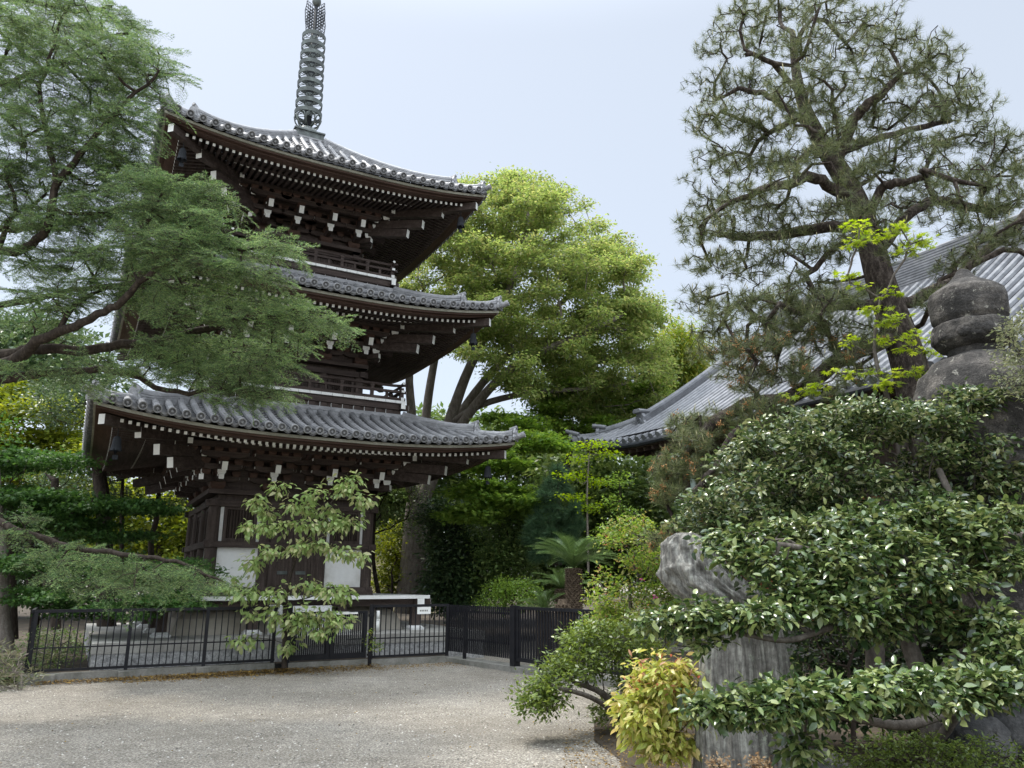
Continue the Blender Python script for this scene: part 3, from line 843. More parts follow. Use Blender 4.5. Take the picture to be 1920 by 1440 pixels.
for i in range(n):
    y = -.12-i*sp
    xm = RX if y < -2.0 else max(.15, -y*1.0)
    xs = np.linspace(-.04, xm, max(2, int(xm/.35)+1))
    pts = [(x, y, hz(x, y)+.05) for x in xs]
    mb.tube(pts, .085, 8, caps=False)
    mb.tube([pts[0], (pts[0][0]+.1, y, hz(.06, y)+.05)], .097, 8, caps=True)
    nc = max(1, int(xm/.28))
    for j in range(nc):
        x0 = -.02+(xm+.02)*j/nc; x1 = -.02+(xm+.02)*(j+1)/nc
        ya, yb = y-.05, y-sp+.05; ym = (ya+yb)/2
        vs = [(x0, ya, hz(x0, ya)-.03), (x0, yb, hz(x0, yb)-.03)]
        vs += [(x0, q, hz(x0, q)+.035-(0 if q != ym else .03)) for q in (ya, ym, yb)]+[(x1, q, hz(x1, q)+.0-(0 if q != ym else .03)) for q in (ya, ym, yb)]
        mb.add(vs, [(0,1,4,3,2),(2,3,6,5),(3,4,7,6)])
roof = mb.build('roof', M['tile3'], hall, False)
mb = MB()                            # far slope and back slope
def back(x, y, w): return w
vs = [(0,0,hz(0,0)-.02), (2,-2,hz(2,-2)), (RX,-2.0,hz(2,-2)), (2*RX-2,-2,hz(2,-2)), (2*RX,0,hz(0,0)-.02)]
mb.add(vs, [(4,3,2,1,0)])
mb.add([(RX,-2.6,hz(RX,-9)), (RX,-LEN,hz(RX,-9)), (2*RX,-LEN,5.45), (2*RX,0,6.0), (2*RX-2,-2,hz(2,-2))], [(0,1,2,3,4)])
mb.build('rear_slope', M['tile3'], roof)
mb = MB(); mb.add([(2,-2.6,hz(2,-9)-.1), (RX,-2.6,hz(RX,-9)), (2*RX-2,-2.6,hz(2,-9)-.1)], [(0,1,2),(2,1,0)])
mb.build('gable', M['wood'], roof)
def hall_ridge(pts, side, layers, wid, name, endf=None, lh=.07):
    mb = MB(); profs = []
    for p in pts:
        pr = [(-wid, -.08)]
        for i in range(layers):
            z = i*lh; pr += [(-wid, z), (-wid, z+lh*.72), (-wid+.025, z+lh*.74), (-wid+.025, z+lh*.98)]
        zt = layers*lh
        arc = [(-.11*math.cos(q), zt+.10*math.sin(q)) for q in np.linspace(0, math.pi, 9)]
        pr = pr+arc+[(-x_, z_) for x_, z_ in reversed(pr)]
        profs.append(pr)
    mb.sweep(pts, profs, side)
    if endf is not None:
        p = np.array(pts[0]); f = np.array(endf, float); f /= np.linalg.norm(f); zt = layers*lh
        poly = [(-.22,-.05),(.22,-.05),(.25,.05),(.19,.5*zt),(.2,zt*.85),(.12,zt+.08),(0,zt+.16),(-.12,zt+.08),(-.2,zt*.85),(-.19,.5*zt),(-.25,.05)]
        mb.prism(poly, p, side, (0,0,1), f, .10); disc(mb, p+f*.11+np.array([0,0,zt*.45]), f, .12)
        for s in (-.1, 0, .1):
            mb.tube([p+np.array(side)*s-f*.2+np.array([0,0,zt+.10]), p+np.array(side)*s+f*.22+np.array([0,0,zt+.17])], .065, 8)
    return mb.build(name, M['tile3'], roof)
xs = np.linspace(1.15, RX-.2, 14)
hall_ridge([(x, -1.9, hz(x, -1.9)+.02) for x in xs], (0,1,0), 5, .15, 'descending_ridge', (-1, 0, -.2), .062)
s2 = 1/math.sqrt(2)
hall_ridge([(s, -s, hz(s, -s)+.0) for s in np.linspace(.55, 1.5, 8)], (s2, s2, 0), 3, .14, 'hip_ridge', (-1, 1, 0), .06)
hall_ridge([(s, -s, hz(s, -s)+.0) for s in np.linspace(-.06, .8, 7)], (s2, s2, 0), 1, .14, 'hip_ridge', (-1, 1, .2), .07)
hall_ridge([(RX, y, hz(RX, -9)-.05) for y in np.linspace(-2.3, -LEN, 4)], (1,0,0), 11, .22, 'main_ridge', None, .078)
mb = MB()
us = np.linspace(0, -LEN, 60)
for ya, yb in zip(us[:-1], us[1:]):
    za, zb = hz(0, ya), hz(0, yb)
    mb.add([(-.02, ya, za-.05), (-.02, yb, zb-.05), (-.02, yb, zb-.20), (-.02, ya, za-.20), (.1, ya, za-.20), (.1, yb, zb-.20)], [(0,1,2,3),(3,2,5,4)])
mb.build('eave_board', M['wood_h'], roof)
mb = MB()
mb.tube([(-.09, y, hz(0, y)-.13) for y in np.linspace(-1.4, -LEN, 20)], .07, 8)
mb.build('gutter', M['iron'], roof)
mb = MB()
for i in range(int(LEN/.34)):
    y = -.25-i*.34; z = hz(0, y)-.26
    xe = 2.4 if y < -2.4 else -y
    if xe > .4: mb.beam((.06, y, z), (xe, y, z+.20*xe), .08, .10, 0)
    if xe > 1: mb.beam((.9, y, z-.02), (max(xe, 1.2), y, z+.20*max(xe, 1.2)-.04), .09, .11, 0)
mb.add([(.08, 0, hz(0,0)-.19), (.08, -LEN, 5.25), (2.5, -LEN, 5.7), (2.5, -2.4, 5.7)], [(0,1,2,3),(3,2,1,0)])
mb.build('rafter_row', [M['wood_h'], M['white']], roof)
mb = MB(); mb.box(2.45, 2*RX-2.45, -LEN, -2.45, .0, 5.75); wl = mb.build('hall_wall', M['wood'], hall)
for i in range(7):
    y = -2.5-i*2.3
    mb = MB(); mb.tube([(2.3, y, 0), (2.3, y, 5.2)], .16, 12, caps=False); mb.build('column', M['wood'], hall, True)
    if i < 6:
        mb = MB()
        for k in range(34): mb.box(2.36, 2.40, y-2.1, y-.2, .9+k*.075, .955+k*.075)
        mb.box(2.37, 2.43, y-2.14, y-.16, .8, 3.5)
        mb.build('louvred_shutter', M['hall_wood'], hall)
mb = MB(); mb.box(1.2, 2.35, -LEN, -2.0, .75, .87); mb.box(1.5, 2.3, -LEN, -2.2, -.1, .74, 1); mb.build('veranda_deck', [M['hall_wood'], M['concrete']], hall)
mb = MB(); y = -5.0
mb.tube([(-.09, y, 5.28), (.02, y, 5.10), (.20, y, 4.98), (.24, y, 4.85), (.24, y, 0)], .075, 10); mb.build('downpipe', M['copper'], hall, True)
# ================================================================== PLANT TOOLS
def fast_mesh(name, verts, faces, mats, smooth=False):
    """verts (N,3), faces (M,k) with one k"""
    me = bpy.data.meshes.new(name)
    verts = np.asarray(verts, np.float32); faces = np.asarray(faces, np.int32)
    nf, k = faces.shape
    me.vertices.add(len(verts)); me.vertices.foreach_set('co', verts.ravel())
    me.loops.add(nf*k); me.loops.foreach_set('vertex_index', faces.ravel())
    me.polygons.add(nf)
    me.polygons.foreach_set('loop_start', np.arange(0, nf*k, k, dtype=np.int32))
    me.polygons.foreach_set('loop_total', np.full(nf, k, np.int32))
    if smooth: me.polygons.foreach_set('use_smooth', np.ones(nf, dtype=bool))
    for q in (mats if isinstance(mats, (list, tuple)) else [mats]): me.materials.append(q)
    me.update(calc_edges=True)
    return me
def unit(a): return a/(np.linalg.norm(a, axis=-1, keepdims=True)+1e-9)

class Skel:
    def __init__(s):
        s.p = []; s.par = []; s.r0 = []; s.plen = []
    def add(s, p, par, r0=0.):
        s.p.append(np.array(p, float)); s.par.append(par); s.r0.append(r0)
        s.plen.append(0. if par < 0 else s.plen[par]+np.linalg.norm(s.p[-1]-s.p[par])); return len(s.p)-1
    def line(s, pts, radii=None, start=-1, sub=3, wob=.0, rng=None):
        """polyline of points, resampled smoothly; returns last index"""
        pts = [np.array(q, float) for q in pts]
        if start >= 0: pts = [s.p[start]]+pts; radii = None if radii is None else [radii[0]]+list(radii)
        k = len(pts); idx = start
        for i in range(k):
            if i == 0:
                if start < 0: idx = s.add(pts[0], -1, radii[0] if radii else 0)
                continue
            a = pts[max(0, i-2)]; b = pts[i-1]; c = pts[i]; d = pts[min(k-1, i+1)]
            for j in range(1, sub+1):
                t = j/sub
                q = .5*((2*b)+(-a+c)*t+(2*a-5*b+4*c-d)*t*t+(-a+3*b-3*c+d)*t**3)
                if wob and rng is not None: q = q+rng.normal(0, wob, 3)
                r = 0 if not radii else radii[i-1]+(radii[i]-radii[i-1])*t
                idx = s.add(q, idx, r)
        return idx
    def near(s, p): return int(np.argmin(np.linalg.norm(np.array(s.p)-np.array(p), axis=1)))
    def grow(s, tips, rng, seg=.4, crook=.12, wlen=.25, sag=0., minup=None):
        """join every tip to the growing skeleton; returns node index of each tip"""
        tips = np.asarray(tips); n0 = len(s.p)
        P = np.zeros((n0+len(tips)*14, 3)); P[:n0] = s.p; PL = np.zeros(len(P)); PL[:n0] = s.plen
        n = n0; c = np.array(s.p)
        order = np.argsort([np.min(np.linalg.norm(c-t, axis=1)) for t in tips])
        res = np.zeros(len(tips), int)
        for oi in order:
            t = tips[oi]; d = np.linalg.norm(P[:n]-t, axis=1)
            cost = d+wlen*PL[:n]
            if minup is not None: cost = cost+minup*np.maximum(0, P[:n, 2]-t[2])
            j = int(np.argmin(cost)); D = d[j]
            k = int(np.clip(math.ceil(D/seg), 1, 12)); prev = j; a = P[j]
            off = rng.normal(0, 1, 3)*crook*D; bend = np.array([0, 0, sag*D])
            for i in range(1, k+1):
                q = i/k
                p = a+(t-a)*q+(off+bend)*math.sin(math.pi*q)
                if i < k: p = p+rng.normal(0, 1, 3)*crook*D/k*.9
                s.add(p, prev); P[n] = p; PL[n] = PL[prev]+np.linalg.norm(p-P[prev]); prev = n; n += 1
            res[oi] = prev
        return res
    def radii(s, rt=.006, ex=.5, rmax=9):
        n = len(s.p); cnt = np.zeros(n); par = np.array(s.par)
        ch = np.bincount(par[par >= 0], minlength=n)
        cnt[ch == 0] = 1
        for i in range(n-1, -1, -1):
            if par[i] >= 0: cnt[par[i]] += cnt[i]
        r = np.minimum(rt*np.maximum(cnt, 1)**ex, rmax)
        r0 = np.array(s.r0); r = np.where(r0 > 0, np.maximum(r0, 0), r)
        for i in range(n):          # never thicker than the parent
            if par[i] >= 0 and r[i] > r[par[i]]*1.0 and r0[i] == 0: r[i] = r[par[i]]
        s.cnt = cnt; return r
    def mesh(s, name, mat, rt=.006, ex=.5, sides=5, rmax=9, minr=0, big=0):
        r = s.radii(rt, ex, rmax); p = np.array(s.p); par = np.array(s.par); n = len(p)
        t = np.zeros((n, 3)); has = par >= 0
        t[has] = p[has]-p[par[has]]; t = unit(t)
        best = {}
        for i in range(n):
            q = par[i]
            if q >= 0 and (q not in best or s.cnt[i]+1e3*(s.r0[i] > 0) > s.cnt[best[q]]+1e3*(s.r0[best[q]] > 0)): best[q] = i
        for i in range(n):
            if i in best:
                d = p[best[i]]-p[i]; d /= np.linalg.norm(d)+1e-9
                t[i] = d if par[i] < 0 else (t[i]+d)
        t = unit(t)
        e = np.where(has & (r >= minr))[0]; q = par[e]
        cont = np.array([best.get(int(a)) == int(b) for a, b in zip(q, e)])
        tA = np.where(cont[:, None], t[q], unit(p[e]-p[q])); rA = np.where(cont, r[q], np.minimum(r[q], r[e]*1.25))
        def mk(ii, sides):
            ref = np.array([.36, .48, .8])
            def ring(c, tt, rr):
                a = unit(np.cross(tt, ref)); b = np.cross(tt, a)
                w = 2*math.pi*np.arange(sides)/sides
                return c[:, None]+rr[:, None, None]*(a[:, None]*np.cos(w)[None, :, None]+b[:, None]*np.sin(w)[None, :, None])
            A = ring(p[q[ii]], tA[ii], rA[ii]); B = ring(p[e[ii]], t[e[ii]], r[e[ii]])
            V = np.concatenate([A, B], 1).reshape(-1, 3); base = np.arange(len(ii))[:, None]*2*sides
            fs = []
            for j in range(sides):
                k = (j+1) % sides
                fs.append(base+np.array([[j, k, sides+k, sides+j]]))
            return V, np.concatenate(fs, 0)
        all_i = np.arange(len(e))
        if big:
            bi = all_i[r[e] > big]; sm = all_i[r[e] <= big]
            V1, F1 = mk(bi, 12); V2, F2 = mk(sm, sides)
            V = np.concatenate([V1, V2]); F = np.concatenate([F1, F2+len(V1)])
        else: V, F = mk(all_i, sides)
        return fast_mesh(name, V, F, mat, True)

def pad_tips(pads, rng, flat=None):
    c = []; t = []; own = []
    for i, q in enumerate(pads):
        px, py, Y, rx, ry, n = q[:6]
        k = ppm(Y); cc = at(px, py, Y); rX, rZ = rx/k, ry/k; rY = q[6] if len(q) > 6 else rX*.7
        d = unit(rng.normal(0, 1, (n, 3)))*(rng.uniform(0, 1, (n, 1))**.38)
        c.append(cc); t.append(cc+d*np.array([rX, rY, rZ])); own += [i]*n
    return np.array(c), np.concatenate(t), np.array(own)
def poly_tips(poly, Y, thick, n, rng, cl=None):
    if cl:                       # gather the tips in flattened clumps: cl = (tips per clump, radius, flatness)
        c = poly_tips(poly, Y, thick, max(3, n//cl[0]), rng)
        d = unit(rng.normal(0, 1, (len(c)*cl[0], 3)))*rng.uniform(0, 1, (len(c)*cl[0], 1))**.4
        return np.repeat(c, cl[0], 0)+d*np.array([1, 1, cl[2]])*cl[1]*np.repeat(rng.uniform(.6, 1.3, (len(c), 1)), cl[0], 0)
    poly = np.array(poly, float); x0, y0 = poly.min(0); x1, y1 = poly.max(0); res = []
    cen = poly.mean(0)
    while len(res) < n:
        px, py = rng.uniform(x0, x1), rng.uniform(y0, y1); ins = False; j = len(poly)-1
        for i in range(len(poly)):
            xi, yi = poly[i]; xj, yj = poly[j]
            if (yi > py) != (yj > py) and px < (xj-xi)*(py-yi)/(yj-yi)+xi: ins = not ins
            j = i
        if not ins: continue
        e = max(abs(px-cen[0])/(x1-x0), abs(py-cen[1])/(y1-y0))*2
        res.append(at(px, py, Y+thick*rng.uniform(-1, 1)*math.sqrt(max(.06, 1-e*e*.9))))
    return np.array(res)

def leaf_cards(P, D, N, L, W, kind='kite', fold=.15):
    S = unit(np.cross(D, N)); U = np.cross(S, D); L = L[:, None]; W = W[:, None]; n = len(P)
    if kind == 'kite':
        V = np.stack([P, P+D*L*.42+S*W*.5+U*W*fold, P+D*L, P+D*L*.42-S*W*.5+U*W*fold], 1).reshape(-1, 3)
        F = np.arange(n*4).reshape(n, 4)
        return V, F
    if kind == 'oval':       # folded along the midrib, pointed, slightly arched
        ar = -U*L
        B = P; M1 = P+D*L*.33+ar*-.02; M2 = P+D*L*.68-U*L*.03; T = P+D*L-U*L*.12
        L1 = M1+S*W*.46+U*W*fold; L2 = M2+S*W*.40+U*W*fold; R1 = M1-S*W*.46+U*W*fold; R2 = M2-S*W*.40+U*W*fold
        V = np.stack([B, M1, M2, T, L1, L2, R1, R2], 1).reshape(-1, 3); b = np.arange(n)[:, None]*8
        tri = np.array([[0,1,4],[0,6,1],[1,2,5],[1,5,4],[1,6,7],[1,7,2],[2,3,5],[2,7,3]])
        return V, (b[:, :, None]+tri[None]).reshape(-1, 3)
    if kind == 'star':       # palmate leaf of five narrow lobes
        V = [P]; F = []
        angs = (-1.25, -.65, 0, .65, 1.25); ln = (.62, .9, 1., .9, .62); k = 1
        for a, l in zip(angs, ln):
            d = D*math.cos(a)+S*math.sin(a); s_ = S*math.cos(a)-D*math.sin(a)
            V += [P+d*L*l*.45+s_*W*.14, P+d*L*l-U*L*.05, P+d*L*l*.45-s_*W*.14]; F += [[0, k, k+1], [0, k+1, k+2]]; k += 3
        V = np.stack(V, 1).reshape(-1, 3); b = np.arange(n)[:, None]*16
        return V, (b[:, :, None]+np.array(F)[None]).reshape(-1, 3)

def clumps(tips, per, rng, spread, flat, size, asp, kind='kite', droop=.2, tilt=.5, out=None, jit=.35, fold=.15, dirs=None, dirw=0):
    """leaves around every tip. spread: radius in m; flat: vertical squash"""
    n = len(tips); T = np.repeat(tips, per, 0); m = n*per
    o = rng.normal(0, 1, (m, 3))*np.array([1, 1, flat])*spread*.6
    P = T+o
    hd = rng.normal(0, 1, (m, 3)); hd[:, 2] *= .35
    D = unit(unit(hd)+unit(o)*.6+(0 if dirs is None else np.repeat(dirs, per, 0)*dirw)+np.array([0, 0, -droop]))
    N = unit(np.array([0, 0, 1.])+rng.normal(0, tilt, (m, 3)))
    L = size*rng.uniform(1-jit, 1+jit, m); W = L*asp*rng.uniform(.85, 1.15, m)
    return leaf_cards(P, D, N, L, W, kind, fold)

def leaf_mat(name, cols, rough=.5, trans=.35, spec=.35, clump=.5, cl_amt=.25, tint=None):
    m, t, b = new_mat(name)
    g = t.nodes.new('ShaderNodeNewGeometry'); k = len(cols)
    r = ramp(t, g.outputs['Random Per Island'], [((i+.5)/k, c) for i, c in enumerate(cols)])
    n = noise(t, clump, 3, .6)
    r2 = ramp(t, n.outputs['Fac'], [(.3, (1-cl_amt,)*3), (.7, (1+cl_amt,)*3)])
    mx = t.nodes.new('ShaderNodeMix'); mx.data_type = 'RGBA'; mx.blend_type = 'MULTIPLY'; mx.inputs[0].default_value = 1
    t.links.new(r.outputs[0], mx.inputs[6]); t.links.new(r2.outputs[0], mx.inputs[7])
    t.links.new(mx.outputs[2], b.inputs['Base Color'])
    b.inputs['Roughness'].default_value = rough; b.inputs['Specular IOR Level'].default_value = spec
    tr = t.nodes.new('ShaderNodeBsdfTranslucent'); hs = t.nodes.new('ShaderNodeHueSaturation')
    hs.inputs['Hue'].default_value = .485; hs.inputs['Saturation'].default_value = 1.1; hs.inputs['Value'].default_value = 1.7
    t.links.new(mx.outputs[2], hs.inputs['Color']); t.links.new(hs.outputs[0], tr.inputs['Color'])
    ms = t.nodes.new('ShaderNodeMixShader'); ms.inputs[0].default_value = trans
    t.links.new(b.outputs[0], ms.inputs[1]); t.links.new(tr.outputs[0], ms.inputs[2])
    t.links.new(ms.outputs[0], t.nodes['Material Output'].inputs['Surface'])
    return m
def bark_mat(name, cols, scale=6, stretch=(3,3,1), bump=.6):
    return surf(name, cols, scale, stretch, .9, bump, scale*4, fine=(30, .3), spec=.15)
M['bark'] = bark_mat('dark_bark', [(.022,.017,.014),(.045,.035,.028),(.09,.072,.058)])
M['bark_pine'] = bark_mat('pine_bark', [(.018,.014,.012),(.055,.043,.036),(.16,.135,.115)], 7, (2.5,2.5,1.2), 1.)
M['bark_grey'] = bark_mat('grey_bark', [(.06,.05,.042),(.115,.10,.085),(.19,.17,.15)], 4)
M['bark_pale'] = bark_mat('pale_bark', [(.11,.095,.08),(.19,.165,.14),(.28,.25,.22)], 4)

def plant(name, base, label, cat, parts, group=None, kind=None):
    """parts: list of (part name, mesh in world coordinates)"""
    base = np.array(base, float); root = empty(name, base)
    for pn, me in parts:
        me.transform(Matrix.Translation(Vector(-base)))
        link(bpy.data.objects.new(pn, me), root)
    tag(root, label, cat, group, kind); return root
# ================================================================== TREES
def broad_tree(name, label, cat, trunk, polys=None, pads=None, leaf='leaf_green', seed=1, n=400, per=120, spread=.5, flat=.4, size=.09, asp=.5,
               kind='kite', bark='bark', rt=.008, ex=.5, seg=.5, crook=.12, droop=.2, tilt=.5, sag=0., group=None, limbs=(), parts=('trunk', 'crown'), minr=0, fold=.15, wlen=.25, extra=None, sides=5, jit=.35, cl=None):
    """trunk: (list of (px,py,Y), radii)"""
    rng = np.random.RandomState(seed); sk = Skel()
    pts, rad = trunk; P = [at(*q) for q in pts]
    sk.line(P, rad, sub=4, wob=0)
    for lp, lr in limbs:
        L = [at(*q) for q in lp]; j = sk.near(L[0]); sk.line(L[1:], lr, start=j, sub=4)
    tips = []
    if polys:
        for poly, Y, th, k in polys: tips.append(poly_tips(poly, Y, th, k, rng, cl))
    if pads:
        c, t, own = pad_tips(pads, rng); sk.grow(c, rng, seg, crook, wlen, sag); tips.append(t)
    tips = np.concatenate(tips)
    idx = sk.grow(tips, rng, seg, crook, wlen, sag)
    tm = sk.mesh(parts[0], M[bark], rt, ex, sides, minr=minr, big=.06)
    par = np.array(sk.par); pp = np.array(sk.p); dirs = unit(pp[idx]-pp[par[idx]])
    V, F = clumps(tips, per, rng, spread, flat, size, asp, kind, droop, tilt, fold=fold, dirs=dirs, dirw=.5, jit=jit)
    cm = fast_mesh(parts[1], V, F, M[leaf])
    pl = [(parts[0], tm), (parts[1], cm)]
    if extra: pl += extra(sk, tips, dirs, rng)
    return plant(name, sk.p[0], label, cat, pl, group)

M['leaf_zelk'] = leaf_mat('zelkova_leaf', [(.135,.195,.055),(.185,.255,.072),(.235,.30,.09),(.265,.275,.10)], .5, .52, .3, .35, .15)
M['leaf_maple'] = leaf_mat('maple_leaf', [(.12,.215,.04),(.18,.295,.052),(.25,.36,.07)], .5, .42, .3, .5, .25)
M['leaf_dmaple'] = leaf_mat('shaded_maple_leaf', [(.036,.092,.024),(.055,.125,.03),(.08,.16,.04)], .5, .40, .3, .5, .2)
M['leaf_dark'] = leaf_mat('dark_evergreen_leaf', [(.045,.085,.038),(.075,.125,.05),(.115,.17,.07)], .38, .25, .5, .5, .3)
M['leaf_mix'] = leaf_mat('mixed_green_leaf', [(.085,.145,.045),(.135,.21,.062),(.20,.27,.085)], .45, .3, .4, .5, .3)
M['leaf_yel'] = leaf_mat('yellow_green_leaf', [(.11,.15,.02),(.17,.22,.03),(.26,.29,.04)], .5, .45, .3, .6, .25)
M['leaf_bamboo'] = leaf_mat('bamboo_leaf', [(.10,.17,.025),(.16,.22,.03),(.24,.24,.045)], .5, .45, .3, .6, .2)
M['leaf_bright'] = leaf_mat('bright_maple_leaf', [(.16,.26,.018),(.22,.33,.022),(.27,.38,.03)], .45, .5, .35, 1.5, .15)

# the big bright tree behind the pagoda
zp = [(745,570),(775,480),(815,420),(840,335),(900,345),(960,325),(1040,345),(1090,380),(1130,430),(1195,465),(1205,520),(1238,590),(1252,680),(1250,760),(1190,800),(1100,770),(1040,700),(960,640),(900,600),(840,560),(790,600)]
zp2 = [(745,600),(830,580),(960,620),(1080,690),(1200,790),(1060,770),(960,730),(900,680),(820,650),(750,680)]
Y = 27.
broad_tree('zelkova_tree', 'tall bright green tree with upswept grey stems and domed crown behind the pagoda', 'tree',
    ([(772,1150,Y),(778,1060,Y),(783,990,Y),(788,945,Y)], [.62,.52,.50,.48]),
    polys=[(zp, Y, 4.4, 2700), (zp2, Y, 4.5, 480)], cl=(5, .42, .40),
    limbs=[([(788,950,Y),(765,890,Y-.3),(772,790,Y-.6),(768,690,Y-1),(790,560,Y-1.4)], [.20,.17,.13,.09,.05]),
           ([(788,950,Y),(795,870,Y+.5),(800,770,Y+.8),(818,660,Y+1),(850,520,Y+1.5),(880,430,Y+1.6)], [.20,.17,.14,.10,.07,.04]),
           ([(788,950,Y),(815,880,Y),(850,770,Y-.3),(880,690,Y-.6),(930,590,Y-.8),(980,480,Y-1),(990,400,Y-1)], [.25,.21,.17,.13,.09,.06,.03]),
           ([(815,880,Y),(862,780,Y+.6),(920,700,Y+1),(1000,620,Y+1.5),(1080,540,Y+2),(1130,480,Y+2)], [.18,.15,.12,.09,.06,.03]),
           ([(815,885,Y),(880,775,Y-1),(960,690,Y-2),(1060,640,Y-2.5),(1150,600,Y-3),(1200,560,Y-3)], [.17,.14,.11,.08,.05,.03]),
           ([(850,790,Y),(900,760,Y-1),(985,738,Y-1.5),(1080,730,Y-2),(1170,720,Y-2)], [.12,.10,.075,.05,.03])],
    leaf='leaf_zelk', seed=3, per=60, spread=.32, flat=.45, size=.125, asp=.52, bark='bark_pale', rt=.0075, ex=.5, seg=.7, crook=.07, droop=.35, tilt=.6, wlen=.12, sides=5)
# maples of the middle distance
broad_tree('maple_tree', 'layered green maple leaning out beside the lowest pagoda roof corner', 'tree',
    ([(1045,1060,25.8),(1040,960,25.8),(1062,880,25.6),(1075,800,25.5)], [.16,.14,.11,.07]),
    pads=[(935,870,22,60,16,16),(1000,830,22.5,70,18,18),(900,920,22,60,18,18),(960,930,22,60,18,16),(1080,800,26,80,20,22),(1150,770,27,80,20,22),(1040,770,26,70,18,18),(1180,730,27,70,18,16),(880,965,22,55,16,14),(1000,960,22.5,50,16,12),(960,790,24,60,16,12),(1060,730,26,80,20,16),(1120,830,26.5,50,16,10),(1190,800,27,50,15,10)],
    leaf='leaf_maple', seed=5, per=170, spread=.42, flat=.22, size=.11, asp=1., kind='star', rt=.006, seg=.5, crook=.12, tilt=.3)
broad_tree('bamboo_grove', 'yellow green feathery bamboo rising between the bright tree and the hall roof', 'bamboo',
    ([(1268,1000,34),(1268,800,34),(1262,640,34)], [.05,.05,.03]),
    polys=[([(1232,640),(1262,605),(1300,630),(1330,700),(1320,780),(1250,790),(1225,740)], 34, 1.6, 120)],
    leaf='leaf_bamboo', seed=6, per=150, spread=.6, flat=.9, size=.26, asp=.22, droop=.8, rt=.006, seg=.8, parts=('stem', 'foliage'))
broad_tree('evergreen_tree', 'very dark evergreen mass under and beyond the eave of the hall', 'tree',
    ([(1150,1120,31),(1150,950,31)], [.25,.2]),
    polys=[([(1010,860),(1100,850),(1260,840),(1290,960),(1280,1080),(1000,1090)], 31, 2, 170)], leaf='leaf_mix', seed=7, per=130, spread=.8, flat=.7, size=.30, asp=.45)
broad_tree('evergreen_tree', 'dark evergreen behind the big tree to the right of its trunk', 'tree',
    ([(930,1120,33),(930,950,33)], [.25,.2]),
    polys=[([(690,880),(800,800),(1000,780),(1100,850),(1090,1090),(700,1100)], 34, 2, 230)], leaf='leaf_mix', seed=8, per=150, spread=.85, flat=.6, size=.30, asp=.45, cl=(6, 1.1, .5))
broad_tree('evergreen_shrub', 'glossy blackish green shrub hugging the foot of the big tree', 'shrub',
    ([(850,1145,24.5),(850,1050,24.5)], [.1,.08]),
    polys=[([(792,960),(830,940),(880,985),(905,1030),(910,1120),(880,1140),(800,1140),(815,1060)], 24.3, 1.0, 150)], leaf='leaf_dark', seed=9, per=130, spread=.36, flat=.7, size=.14, asp=.5, seg=.3, parts=('branches', 'foliage'))
broad_tree('camellia_shrub', 'grey green shrub with scattered pale buds under the layered maple', 'shrub',
    ([(945,1145,23.2),(950,1080,23.2),(955,1020,23.2)], [.07,.06,.05]),
    polys=[([(885,1010),(930,940),(975,930),(1005,985),(1000,1060),(960,1110),(890,1110)], 23.2, .9, 130)], leaf='leaf_mix', seed=10, per=100, spread=.34, flat=.7, size=.12, asp=.5, seg=.3, parts=('branches', 'foliage'))
broad_tree('round_shrub', 'light green low rounded shrub behind the slatted fence', 'shrub',
    ([(960,1150,20.5),(960,1125,20.5)], [.04,.03]),
    polys=[([(900,1130),(920,1100),(965,1086),(1000,1098),(1012,1140),(905,1145)], 20.5, .5, 70)], leaf='leaf_maple', seed=11, per=80, spread=.22, flat=.6, size=.06, asp=.5, seg=.2, parts=('branches', 'foliage'))
broad_tree('leafy_shrub', 'sunlit yellow green shrub between the pagoda wall and the big trunk', 'shrub',
    ([(735,1140,26.5),(735,1080,26.5)], [.05,.04]),
    polys=[([(702,1010),(740,985),(775,1010),(785,1090),(780,1130),(705,1130)], 27.5, .8, 80)], leaf='leaf_yel', seed=12, per=90, spread=.35, flat=.7, size=.12, asp=.5, seg=.3, parts=('branches', 'foliage'))
broad_tree('slender_tree', 'thin dark stemmed tree right beside the pagoda column', 'tree',
    ([(712,1125,24),(700,1050,24),(703,960,24),(712,930,24)], [.07,.06,.05,.04]),
    polys=[([(700,900),(790,885),(800,960),(770,1000),(710,1000)], 25, 1, 50)], leaf='leaf_mix', seed=13, per=60, spread=.4, flat=.6, size=.08, asp=.5, seg=.3)
broad_tree('young_maple', 'thin young tree with fresh light green leaves before the hall eave', 'tree',
    ([(1103,1075,20.5),(1102,1000,20.5),(1101,920,20.5),(1105,850,20.5)], [.035,.032,.026,.015]),
    pads=[(1110,835,20.5,40,10,10),(1075,890,20.5,28,9,8),(1135,850,20.5,25,8,6),(1090,860,20.5,25,8,6),(1125,900,20.5,25,8,7),(1075,930,20.5,28,9,7),(1120,950,20.4,25,8,6)],
    leaf='leaf_bright', seed=14, per=26, spread=.22, flat=.35, size=.075, asp=.7, rt=.004, seg=.2, bark='bark_pale')
broad_tree('young_tree', 'small sparse young tree standing in the dark below the hall eave', 'tree',
    ([(1165,1050,20),(1163,980,20),(1162,910,20)], [.025,.02,.012]),
    pads=[(1162,900,20,16,12,8),(1155,940,20,22,10,8),(1175,960,20,22,10,8),(1190,985,20,35,12,10),(1140,990,20,28,12,8)],
    leaf='leaf_maple', seed=15, per=26, spread=.22, flat=.4, size=.07, asp=.6, rt=.004, seg=.2)
